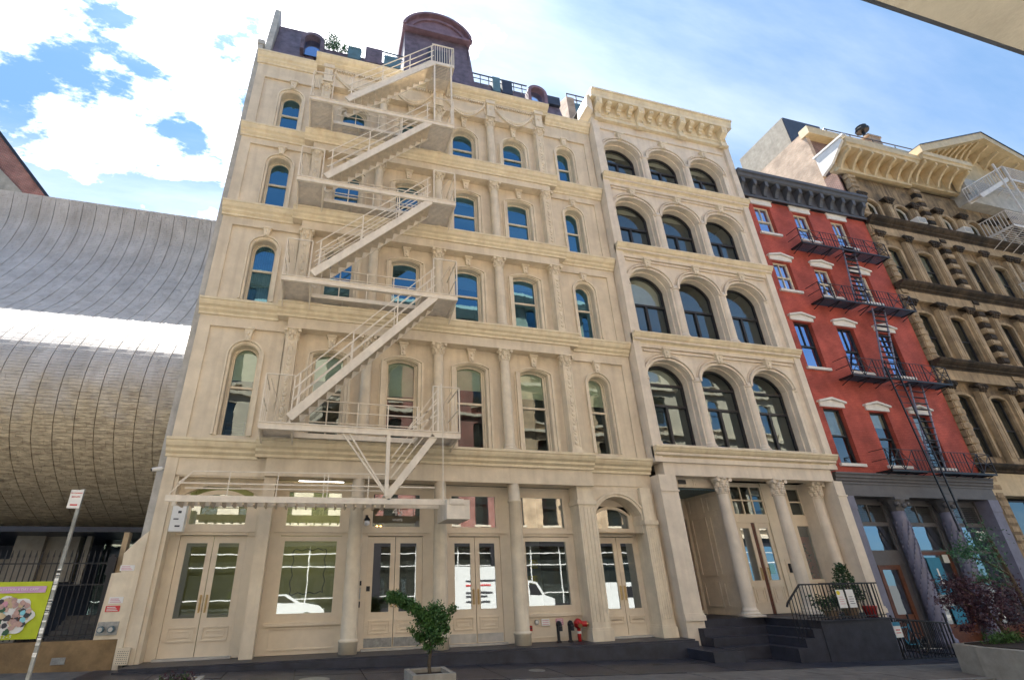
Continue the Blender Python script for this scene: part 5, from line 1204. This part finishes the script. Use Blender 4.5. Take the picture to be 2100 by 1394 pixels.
# basement stair railing
ar = thing('area_railing', 'low black iron railing round the basement stair below the red house storefront', 'railing', (22.3, -1.9, -.7))
pts = [(21.05, -2.0), (23.25, -2.0), (23.6, -.2)]
for (a, b), (c, d) in zip(pts, pts[1:]):
    L_ = math.hypot(c-a, d-b); n = int(L_/.13); za, zc = .42 if a < 21.1 else .22, .22
    MB().bar((a, b, za), (c, d, zc), .035).bar((a, b, -.62), (c, d, -.68), .03).build('handrail', 'black', ar)
    for k in range(n+1): u = k/n; MB().box(a+(c-a)*u-.009, a+(c-a)*u+.009, b+(d-b)*u-.009, b+(d-b)*u+.009, -.72, za+(zc-za)*u).build('baluster', 'black', ar)
for a in (21.08, 21.75, 23.25): MB().box(a-.02, a+.02, -2.02, -1.98, -.8, .5).build('post', 'black', ar)
t = thing('notice_board', 'white and blue notice wired to the post of the basement stair railing', 'sign', (21.1, -2.05, .0)); MB().box(20.98, 21.26, -2.055, -2.045, -.08, .32).build('plate', 'sign_white', t); MB().box(20.98, 21.26, -2.06, -2.056, .22, .32).build('blue_band', 'cyan', t); MB().box(21.04, 21.20, -2.06, -2.056, .10, .13).box(21.03, 21.21, -2.06, -2.056, .03, .05).build('print_lines', 'print_red', t)
for k in range(5): MB().box(21.1, 23.1, -1.9+.33*k, -1.57+.33*k, -1.4, -.70-.1*k).build('area_step', 'concrete', ar)
bk_ = thing('bicycle', 'grey and blue bicycle leaning inside the basement stair railing', 'bicycle', (22.0, -1.4, -.7))
def wheel(x):
    mb = MB(); n = 20
    for k in range(n): a, b = 2*math.pi*k/n, 2*math.pi*(k+1)/n; mb.bar((x+.3*math.cos(a), -1.45, -.35+.3*math.sin(a)), (x+.3*math.cos(b), -1.45, -.35+.3*math.sin(b)), .03)
    w = mb.build('tyre', 'tyre', bk_); mb = MB()
    for k in range(8): a = math.pi*k/4; mb.bar((x, -1.45, -.35), (x+.29*math.cos(a), -1.45, -.35+.29*math.sin(a)), .006)
    mb.build('spokes', 'chrome', w)
wheel(21.6); wheel(22.6)
MB().bar((21.6, -1.45, -.35), (21.85, -1.45, .1), .03).bar((21.85, -1.45, .1), (22.4, -1.45, .12), .03).bar((22.4, -1.45, .2), (22.15, -1.45, -.35), .03).bar((21.88, -1.45, .02), (22.15, -1.45, -.35), .03).bar((22.15, -1.45, -.35), (22.6, -1.45, -.35), .025).bar((22.6, -1.45, -.35), (22.38, -1.45, .12), .02).build('frame', 'cyan', bk_)
MB().bar((22.42, -1.45, .24), (22.22, -1.45, .26), .09, .04).build('saddle', 'black', bk_); MB().bar((21.85, -1.7, .28), (21.85, -1.2, .28), .025).bar((21.85, -1.45, .1), (21.85, -1.45, .28), .025).build('handlebar', 'chrome', bk_)

# ================================================================== PAVEMENT FURNITURE
def planter(x0, x1, y0, y1, zt, label, name='planter', m='concrete', loc=None):
    t = thing(name, label, 'planter', ((x0+x1)/2, (y0+y1)/2, gz(x0)))
    zb = gz(x1) - .05; w = .09
    MB().box(x0, x1, y0, y0+w, zb, zt).box(x0, x1, y1-w, y1, zb, zt).box(x0, x0+w, y0+w, y1-w, zb, zt-.001).box(x1-w, x1, y0+w, y1-w, zb, zt-.001).build('trough', m, t)
    MB().box(x0+w, x1-w, y0+w, y1-w, zb, zt-.07).build('soil', 'soil', t); return t
planter(6.02, 6.80, -4.95, -4.05, .13, 'square pale concrete planter holding the small leaning tree')
tr_ = thing('small_tree', 'small green tree with a branch reaching left, growing in the square planter', 'tree', (6.42, -4.5, .08))
def limb(mb, P, R0, R1):
    n = len(P)-1
    for k in range(n): mb.cyl(P[k], P[k+1], R0+(R1-R0)*k/n, R0+(R1-R0)*(k+1)/n, 7)
tk = MB(); limb(tk, [(6.42,-4.5,.06),(6.40,-4.5,.25),(6.44,-4.48,.45),(6.43,-4.5,.62)], .035, .026); limb(tk, [(6.43,-4.5,.60),(6.33,-4.5,.85),(6.15,-4.5,1.12),(5.90,-4.5,1.28),(5.66,-4.5,1.40)], .022, .007)
limb(tk, [(6.43,-4.5,.60),(6.50,-4.47,.85),(6.52,-4.5,1.1),(6.55,-4.5,1.22)], .02, .007); limb(tk, [(6.48,-4.5,.75),(6.68,-4.45,.95),(6.86,-4.45,1.12)], .014, .005); limb(tk, [(6.42,-4.5,.5),(6.2,-4.45,.72),(6.02,-4.5,.80)], .012, .005)
tk.build('trunk', 'bark', tr_)
rt = random.Random(21); lm = MB()
P1 = [(6.46,-4.5,.85),(6.5,-4.5,1.0),(6.42,-4.45,.95),(6.36,-4.5,.9),(6.55,-4.5,1.1),(6.48,-4.55,.78),(6.6,-4.5,.95),(6.4,-4.5,1.1),(6.35,-4.5,.75),(6.5,-4.4,1.15)]
leaf_mesh(lm, P1[:6], 1500, .085, .032, rt)
for c, n, s_ in (((6.50,-4.5,1.12), 420, .07), ((6.30,-4.45,.92), 480, .075), ((6.62,-4.55,.98), 420, .07), ((6.45,-4.6,.74), 520, .075), ((6.28,-4.4,.66), 300, .06), ((6.56,-4.5,.62), 260, .055), ((6.38,-4.5,.52), 200, .05), ((6.72,-4.5,.80), 240, .05)): leaf_mesh(lm, [c], n, s_, .032, rt); leaf_mesh(lm, [(6.25,-4.5,1.05),(6.12,-4.5,1.15),(6.0,-4.5,1.22),(5.88,-4.5,1.28),(5.76,-4.5,1.34),(5.68,-4.5,1.36)], 1000, .052, .027, rt)
leaf_mesh(lm, [(6.75,-4.47,1.0),(6.84,-4.47,1.1),(6.9,-4.47,1.14),(6.7,-4.47,.92)], 420, .045, .027, rt); leaf_mesh(lm, [(6.15,-4.47,.74),(6.05,-4.5,.80),(6.2,-4.5,.68)], 300, .045, .026, rt); leaf_mesh(lm, [(6.6,-4.5,.72),(6.65,-4.5,.65)], 160, .05, .025, rt)
lm.build('crown', 'leaf', tr_)
planter(1.62, 2.42, -4.3, -3.3, .12, 'square pale concrete planter with low dark red plants near the sign pole')
pl = thing('bedding_plant', 'low dark red and green plants filling the planter near the sign pole', 'plant', (2.0, -3.6, .1)); lm = MB(); leaf_mesh(lm, [(1.8+.1*k, -3.65+.1*(k % 3), .12) for k in range(5)], 300, .06, .03, rt); lm.build('leaves', 'leaf_red', pl); lm = MB(); leaf_mesh(lm, [(2.1, -3.6, .12), (1.85, -3.7, .1)], 120, .06, .03, rt); lm.build('leaves', 'leaf', pl)
pr_ = thing('planter', 'long sloping concrete planter under the purple maple at the right edge', 'planter', (21, -5, -.6))
MB().prism([(19.75, -4.35), (23.6, -4.0), (23.6, -7.2), (19.3, -7.2), (19.5, -5.0)], -1.0, .0, 'z').build('trough', 'concrete', pr_)
MB().prism([(19.95, -4.5), (23.4, -4.2), (23.4, -7.0), (19.6, -7.0), (19.7, -5.1)], -.02, .02, 'z').build('soil', 'soil', pr_)
jm = thing('maple_tree', 'small purple leaved maple spreading over the right hand planter', 'tree', (20.9, -4.9, 0))
tk = MB(); limb(tk, [(20.9,-4.9,0),(20.8,-4.9,.4),(20.6,-4.85,.8)], .05, .03); limb(tk, [(20.8,-4.9,.4),(21.1,-5,.9),(21.3,-5,1.3)], .03, .015); limb(tk, [(20.7,-4.88,.6),(20.2,-4.8,.85),(19.7,-4.7,.95)], .02, .008); limb(tk, [(20.6,-4.85,.8),(20.3,-4.9,1.1),(19.9,-4.9,1.28)], .02, .008); tk.build('trunk', 'bark', jm)
lm = MB(); rj = random.Random(5)
for c, n, s_ in (((19.75,-4.75,1.30), 300, .13), ((20.2,-4.8,1.30), 420, .16), ((20.6,-4.9,1.1), 650, .22), ((20.3,-4.8,.85), 620, .20), ((20.8,-5,.8), 650, .22), ((21.3,-5,1.1), 500, .25), ((19.55,-4.7,.95), 200, .10), ((19.9,-4.75,1.0), 260, .12), ((19.95,-4.7,.35), 160, .10), ((20.3,-4.9,.5), 450, .15), ((21.2,-5,.5), 400, .2)): leaf_mesh(lm, [c], n, s_, .040, rj)
lm.build('crown', 'leaf_red', jm)
gs = thing('low_shrub', 'low bright green shrub in the right hand planter under the maple', 'shrub', (20.5, -5, 0)); lm = MB(); leaf_mesh(lm, [(20.2+.12*k, -4.95, .12+.03*(k % 2)) for k in range(9)], 1300, .09, .030, rj); lm.build('leaves', 'leaf', gs)
gt = thing('street_tree', 'green leafy branches reaching in from the right edge over the maple', 'tree', (22.6, -4.6, -.6))
tk = MB(); limb(tk, [(22.6,-4.6,-.7),(22.5,-4.6,1.2),(22.3,-4.6,2.4)], .07, .04); limb(tk, [(22.5,-4.6,1.5),(21.8,-4.6,1.85),(20.9,-4.6,2.05)], .03, .01); limb(tk, [(22.5,-4.6,1.2),(21.6,-4.6,1.4),(21.3,-4.6,1.45)], .025, .01); tk.build('trunk', 'bark', gt)
lm = MB()
for c, n, s_ in (((20.9,-4.6,2.05), 160, .12), ((21.2,-4.6,2.1), 200, .13), ((21.6,-4.6,2.3), 260, .18), ((21.3,-4.6,1.45), 160, .12), ((21.8,-4.6,1.9), 240, .2), ((22.1,-4.6,2.5), 220, .22), ((21.7,-4.6,1.4), 160, .15)): leaf_mesh(lm, [c], n, s_, .045, rj)
lm.build('crown', 'leaf_teal', gt)
# roof plants
rpl = thing('roof_plant', 'wispy green shrub growing on the purple roof terrace', 'plant', (3, 1.1, 24.6)); lm = MB(); tk = MB()
limb(tk, [(2.85,1.3,24.4),(2.8,1.3,25.2),(2.75,1.3,25.6)], .03, .01); tk.build('stem', 'bark', rpl)
leaf_mesh(lm, [(2.75,1.2,25.5),(2.9,1.2,25.2),(2.6,1.2,25.3),(2.8,1.2,24.95)], 520, .16, .05, rj); leaf_mesh(lm, [(2.3+.12*k,1.2,24.72) for k in range(15)], 1500, .13, .05, rj); leaf_mesh(lm, [(1.3,1.3,25.5)], 40, .08, .04, rj); leaf_mesh(lm, [(5.5,1.1,24.55)], 50, .08, .05, rj)
lm.build('foliage', 'leaf_teal', rpl)
for x, y, r_, lb in ((4.4, -2.2, .30, 'round iron manhole cover set in the dark vault plates'), (9.6, -1.9, .16, 'small round iron utility cover nearer the standpipes')):
    t = thing('utility_cover', lb, 'manhole cover', (x, y, gz(x)))
    MB().lathe(x, y, [(r_+.04, gz(x)), (r_+.04, gz(x)+.022), (r_, gz(x)+.024), (r_, gz(x)+.030), (.02, gz(x)+.031)], 24).build('lid', 'steel', t)
# standpipes by the display window
for x, lb in ((11.33, 'left black standpipe with a curved top below the display window'), (11.70, 'middle black standpipe beside the red valve')):
    t = thing('standpipe', lb, 'standpipe', (x, .45, 0), 'standpipes under the display window'); MB().cyl((x, .45, 0), (x, .45, .42), .045, n=12).build('pipe', 'black', t)
    mb = MB(); a0 = None
    for k in range(7): a = math.pi*k/6; p = (x, .36+.09*math.cos(a), .42+.09*math.sin(a)); (mb.cyl(a0, p, .055, n=10) if a0 else None); a0 = p
    mb.cyl((x, .27, .42), (x, .27, .30), .06, n=10).lathe(x, .45, [(.08, 0), (.08, .03), (.05, .05)], 12); mb.build('hood', 'black', t)
t = thing('fire_valve', 'red twin outlet fire valve with brass caps below the display window', 'fire hydrant', (12.0, .45, 0))
MB().cyl((12.0, .45, 0), (12.0, .45, .34), .055, n=12).lathe(12.0, .45, [(.06, .34), (.13, .38), (.14, .50), (.08, .57), (.02, .6)], 14).build('body', 'fire_red', t, True)
MB().cyl((12.0, .45, .20), (12.0, .45, .27), .062, n=12).build('band', 'sign_white', t)
for p, q in (((12.0, .45, .45), (11.95, .24, .42)), ((12.0, .45, .45), (12.22, .32, .45))): MB().cyl(p, q, .075, n=12).build('outlet', 'fire_red', t); d = (Vector(q)-Vector(p)).normalized()*.04; MB().cyl(q, tuple(Vector(q)+d), .06, n=12).build('cap', 'brass', t)
t = thing('alarm_box', 'small dark red box low on the wall right of the last plain column', 'alarm box', (10.6, .7, .3)); MB().box(10.52, 10.62, .68, .755, .30, .44).build('casing', 'fire_red', t); MB().box(10.55, 10.59, .672, .68, .35, .39).build('button', 'black', t)
for x, w, m_, lb in ((10.80, .0, '', 'round grey gauge plate above the standpipes'), (10.95, .26, 'sign_white', 'white plate with pink lettering left of the standpipes'), (11.42, .24, 'print_pink', 'red plate with white marks between the standpipes')):
    t = thing('wall_plate', lb, 'sign', (x, .75, .45))
    if not w: MB().cyl((x, .755, .52), (x, .73, .52), .07, n=16).build('disc', 'steel', t); MB().cyl((x, .73, .52), (x, .725, .52), .04, n=12).build('dial', 'chrome', t)
    else:
        MB().box(x, x+w, .742, .755, .42, .60).build('plate', m_, t); g_ = MB()
        for k in range(3): g_.box(x+.03, x+w-.03, .738, .742, .45+.05*k, .465+.05*k)
        g_.build('lettering', 'print_pink' if m_ == 'sign_white' else 'sign_white', t)
t = thing('wall_lamp', 'small black wall lamp with a round glass beside the numbered door', 'lamp', (5.62, .7, 3.3)); MB().cyl((5.60, .76, 3.45), (5.60, .62, 3.42), .02).box(5.56, 5.64, .74, .76, 3.3, 3.5).build('arm', 'black', t); MB().lathe(5.60, .60, [(.05, 3.42), (.09, 3.36), (.09, 3.33)], 12).build('shade', 'black', t); MB().ball((5.60, .60, 3.26), .08, n=12, m=8).build('bulb', 'white_bulb', t, True)
t = thing('pull_handle_plate', 'tall steel plate with dark intercom left of the numbered door', 'intercom', (5.55, .7, 1.4)); MB().box(5.50, 5.54, .70, .76, 1.25, 1.55).build('plate', 'chrome', t); MB().box(5.49, 5.55, .70, .74, 1.60, 1.72).box(5.50, 5.54, .70, .74, 1.05, 1.2).build('intercom_box', 'black', t); MB().box(5.70, 5.80, .77, .80, 1.45, 1.58).build('keypad', 'blackframe', t)

# ================================================================== THE OTHER SIDE OF THE STREET
def opp(label, x0, x1, h, m, ny, cols, trim='stucco_opp', y=-21.5):
    t = thing('opposite_building', label, 'building', ((x0+x1)/2, y, 0), None)
    MB().box(x0, x1, y-12, y-.25, -1.5, h-.3).build('inner_structure', 'interior', t)
    mb = MB(); fh = (h-5)/ny; w = (x1-x0)/cols
    wall(mb, x0, x1, 4.6, 5.0, [], -y, -y); 
    for j in range(ny): wall(mb, x0, x1, 5+fh*j, 5+fh*(j+1), [(x0+w*(k+.5), w*.45, 5+fh*j+.7, 5+fh*(j+1)-.8, .12) for k in range(cols)], -y, -y+.25)
    mb.v = [(v[0], -v[1], v[2]) for v in mb.v]; mb.f = [tuple(reversed(f)) for f in mb.f]; mb.build('wall', m, t)
    for j in range(ny):
        for k in range(cols):
            cx, zb, zt_ = x0+w*(k+.5), 5+fh*j+.7, 5+fh*(j+1)-.7
            f = cached(('of', round(w,2), round(fh,2), label), 'window', 'blackframe', t, (cx, y, zb), lambda mb: (ring_rect(mb, -w*.225, w*.225, 0, zt_-zb, .06, -.22, -.16), mb.box(-w*.2, w*.2, -.20, -.15, (zt_-zb)/2-.03, (zt_-zb)/2+.03)))
            cached(('og', round(w,2), round(fh,2), label), 'glass', 'glass_dark', f, (cx, y, zb), lambda mb: mb.add([(-w*.22,-.19,0),(w*.22,-.19,0),(w*.22,-.19,zt_-zb),(-w*.22,-.19,zt_-zb)], [(0,1,2,3)]))
            cached(('ol', round(w,2), label), 'sill', trim, f, (cx, y, zb), lambda mb: mb.box(-w*.27, w*.27, -.1, .15, -.15, 0))
        MB().box(x0, x1, y-.1, y+.22, 5+fh*j-.15, 5+fh*j+.1).build('string_course', trim, t)
    MB().prism([(y-.3, h+.5), (y+.8, h+.5), (y+.8, h+.2), (y+.3, h-.5), (y-.3, h-.5)], x0, x1, 'x').build('cornice', trim, t)
    MB().box(x0, x1, y-.25, y+.05, 4.2, 5).box(x0, x0+.6, y-.25, y+.05, -1.5, 4.2).box(x1-.6, x1, y-.25, y+.05, -1.5, 4.2).box(x0, x1, y-.25, y, -1.5, .3).build('shopfront', 'blackframe', t)
    mu = MB()
    for q in range(1, 6): mu.box(x0+(x1-x0)*q/6-.03, x0+(x1-x0)*q/6+.03, y-.14, y-.06, .3, 4.2)
    for zz in (1.0, 2.9, 3.7): mu.box(x0+.6, x1-.6, y-.13, y-.07, zz, zz+.06)
    mu.build('shopfront_mullions', 'white', t)
    MB().add([(x0+.6,y-.15,.3),(x1-.6,y-.15,.3),(x1-.6,y-.15,4.2),(x0+.6,y-.15,4.2)], [(0,1,2,3)]).build('shop_glass', 'glass_dark', t)
opp('warm buff brick building across the street behind the camera, leftmost of the row', -16, -4.2, 23, 'brick_opp', 4, 4)
opp('pale limestone building across the street behind the camera', -4, 8.0, 24.5, 'stucco_opp', 4, 5)
opp('red brick building across the street behind the camera', 8.2, 17.5, 23.5, 'brick_red', 4, 4)
opp('tall buff brick building across the street behind the camera', 17.7, 32, 25.5, 'brick_opp', 5, 5)
opp('pale stone building across the street behind the camera, farthest right', 32.2, 50, 22, 'stucco_opp', 4, 6)
cp = thing('canopy', 'stained sandstone coloured canopy jutting overhead at the top right corner', 'canopy', (9, -15, 4.9))
MB().box(6.6, 11.4, -16.2, -14.02, 4.92, 5.20).build('canopy_slab', 'warm_canopy', cp)
MB().box(6.6, 11.4, -14.02, -13.995, 4.918, 5.28).build('edge_trim', 'grey_trim', cp)
for x in (6.9, 11.1): MB().cyl((x, -16.1, -.9), (x, -16.1, 4.92), .08, n=12).build('post', 'grey_trim', cp)

def vehicle(label, kind, x0, y, L, W, zg, prof, glassp, wx, wr, m, group=None):
    t = thing(kind, label, 'car' if kind == 'parked_car' else 'van', (x0+L/2, y, zg))
    MB().prism([(x0+p[0], zg+p[1]) for p in prof], y-W/2, y+W/2).build('body', m, t)
    for g in glassp:
        for yy in (y-W/2-.006, y+W/2+.006): MB().prism([(x0+p[0], zg+p[1]) for p in g], yy-.003, yy+.003).build('window', 'blackframe', t)
    for x in wx:
        for yy in (y-W/2+.1, y+W/2-.1):
            w = MB().cyl((x0+x, yy-.11, zg+wr), (x0+x, yy+.11, zg+wr), wr, n=20).build('tyre', 'tyre', t); MB().cyl((x0+x, yy-.12, zg+wr), (x0+x, yy+.12, zg+wr), wr*.6, n=14).build('rim', 'chrome', w)
    for yy in (y-W/2+.3, y+W/2-.3): MB().box(x0+L-.02, x0+L+.03, yy-.2, yy+.2, zg+.6, zg+.8).build('headlight', 'chrome', t); MB().box(x0-.03, x0+.02, yy-.15, yy+.15, zg+.7, zg+.95).build('tail_light', 'fire_red', t)
    return t
vehicle('white parked car across the street, seen reflected in the shop glass', 'parked_car', 0.3, -17.2, 4.8, 1.85, -.25, [(0,.45),(0,.95),(.25,1.1),(.9,1.55),(2.6,1.6),(3.4,1.15),(4.5,.95),(4.8,.7),(4.8,.35),(4.2,.3),(.6,.3)], [[(.6,1.15),(1.0,1.48),(2.55,1.52),(3.15,1.15)]], (.95, 3.85), .34, 'car_white')
v = vehicle('tall white box van with dark and red lettering across the street', 'parked_van', 12.6, -17.1, 6.6, 2.1, -.45, [(0,.5),(0,3.1),(4.7,3.1),(4.75,2.3),(5.5,2.15),(6.0,1.4),(6.6,1.2),(6.6,.45),(.3,.4)], [[(4.95,1.45),(4.95,2.1),(5.4,2.05),(5.8,1.45)]], (1.2, 5.5), .38, 'car_white')
for z, w, m_ in ((2.25, 2.2, 'print_dark'), (2.0, 1.8, 'print_red'), (1.6, 1.9, 'print_dark'), (1.4, 1.5, 'print_dark'), (1.1, 1.7, 'print_dark')): MB().box(13.4, 13.4+w*.9, -16.045, -16.035, z-.45, z-.36).build('side_lettering', m_, v)
vehicle('second white van across the street, to the right of the box van', 'parked_van', 21.4, -17.1, 5.6, 2.0, -.6, [(0,.4),(0,2.1),(.2,2.2),(3.9,2.2),(4.7,1.3),(5.5,1.1),(5.6,.8),(5.6,.35),(.3,.35)], [[(3.0,1.3),(3.0,1.95),(3.8,1.95),(4.4,1.3)]], (1.0, 4.6), .35, 'car_white')

# ================================================================== tidy: one mesh per separate piece, tiny repeated bits marked as stuff
STUFF = {'crown', 'foliage', 'leaves', 'grating', 'window_flowers', 'vent_holes', 'grille', 'leaded_grid', 'dentil_course', 'stickers', 'lettering', 'side_lettering', 'print_lines', 'garland', 'spokes'}
def split_pieces(o):
    me = o.data; nv = len(me.vertices); par = list(range(nv))
    def find(a):
        while par[a] != a: par[a] = par[par[a]]; a = par[a]
        return a
    for p in me.polygons:
        v = p.vertices
        for k in v[1:]:
            a, b = find(v[0]), find(k)
            if a != b: par[a] = b
    comp = {}
    for i in range(nv): comp.setdefault(find(i), []).append(i)
    if len(comp) < 2 or len(comp) > 400: return
    bb = []
    for ids in comp.values():
        xs = [me.vertices[i].co for i in ids]
        bb.append(([min(c[k] for c in xs) for k in range(3)], [max(c[k] for c in xs) for k in range(3)], ids))
    n = len(bb); g = list(range(n))
    def gf_(a):
        while g[a] != a: a = g[a]
        return a
    for i in range(n):
        for j in range(i+1, n):
            if all(bb[i][0][k] <= bb[j][1][k] + .012 and bb[j][0][k] <= bb[i][1][k] + .012 for k in range(3)): g[gf_(i)] = gf_(j)
    cl = {}
    for i in range(n): cl.setdefault(gf_(i), []).extend(bb[i][2])
    if not 2 <= len(cl) <= 14: return
    base = o.name.split('.')[0]; cls = list(cl.values()); where = {}
    for c, ids in enumerate(cls):
        for i in ids: where[i] = c
    faces = [[] for _ in cls]
    for p in me.polygons: faces[where[p.vertices[0]]].append(tuple(p.vertices))
    objs = [o]
    for c, ids in enumerate(cls):
        mp = {i: k for k, i in enumerate(ids)}
        m2 = bpy.data.meshes.new(base); m2.from_pydata([me.vertices[i].co[:] for i in ids], [], [tuple(mp[i] for i in f) for f in faces[c]])
        for mm in me.materials: m2.materials.append(mm)
        if c == 0: first = m2
        else:
            q = bpy.data.objects.new(base, m2); COL.objects.link(q); q.location = o.location; q.parent = o.parent
    o.data = first
GR = {'notice': 'notices on the cream wall stub', 'menu_board': 'menu boards hung on the stoop railing', 'opposite_building': 'row of buildings across the street', 'parked_van': 'white vans parked across the street', 'wall_plate': 'plates above the standpipes', 'planter': 'concrete planters on the pavement'}
for o in list(bpy.data.objects):
    b_ = o.name.split('.')[0]
    if o.parent is None and b_ in GR and not o.get('group'): o['group'] = GR[b_]
    if o.type != 'MESH': continue
    base = o.name.split('.')[0]
    if base in STUFF: o['kind'] = 'stuff'; continue
    if o.parent and o.data.users == 1 and base not in ('door_number', 'street_name', 'banner_lettering', 'sign_lettering', 'shop_number', 'collage_print', 'inner_structure', 'floors_inside'): split_pieces(o)
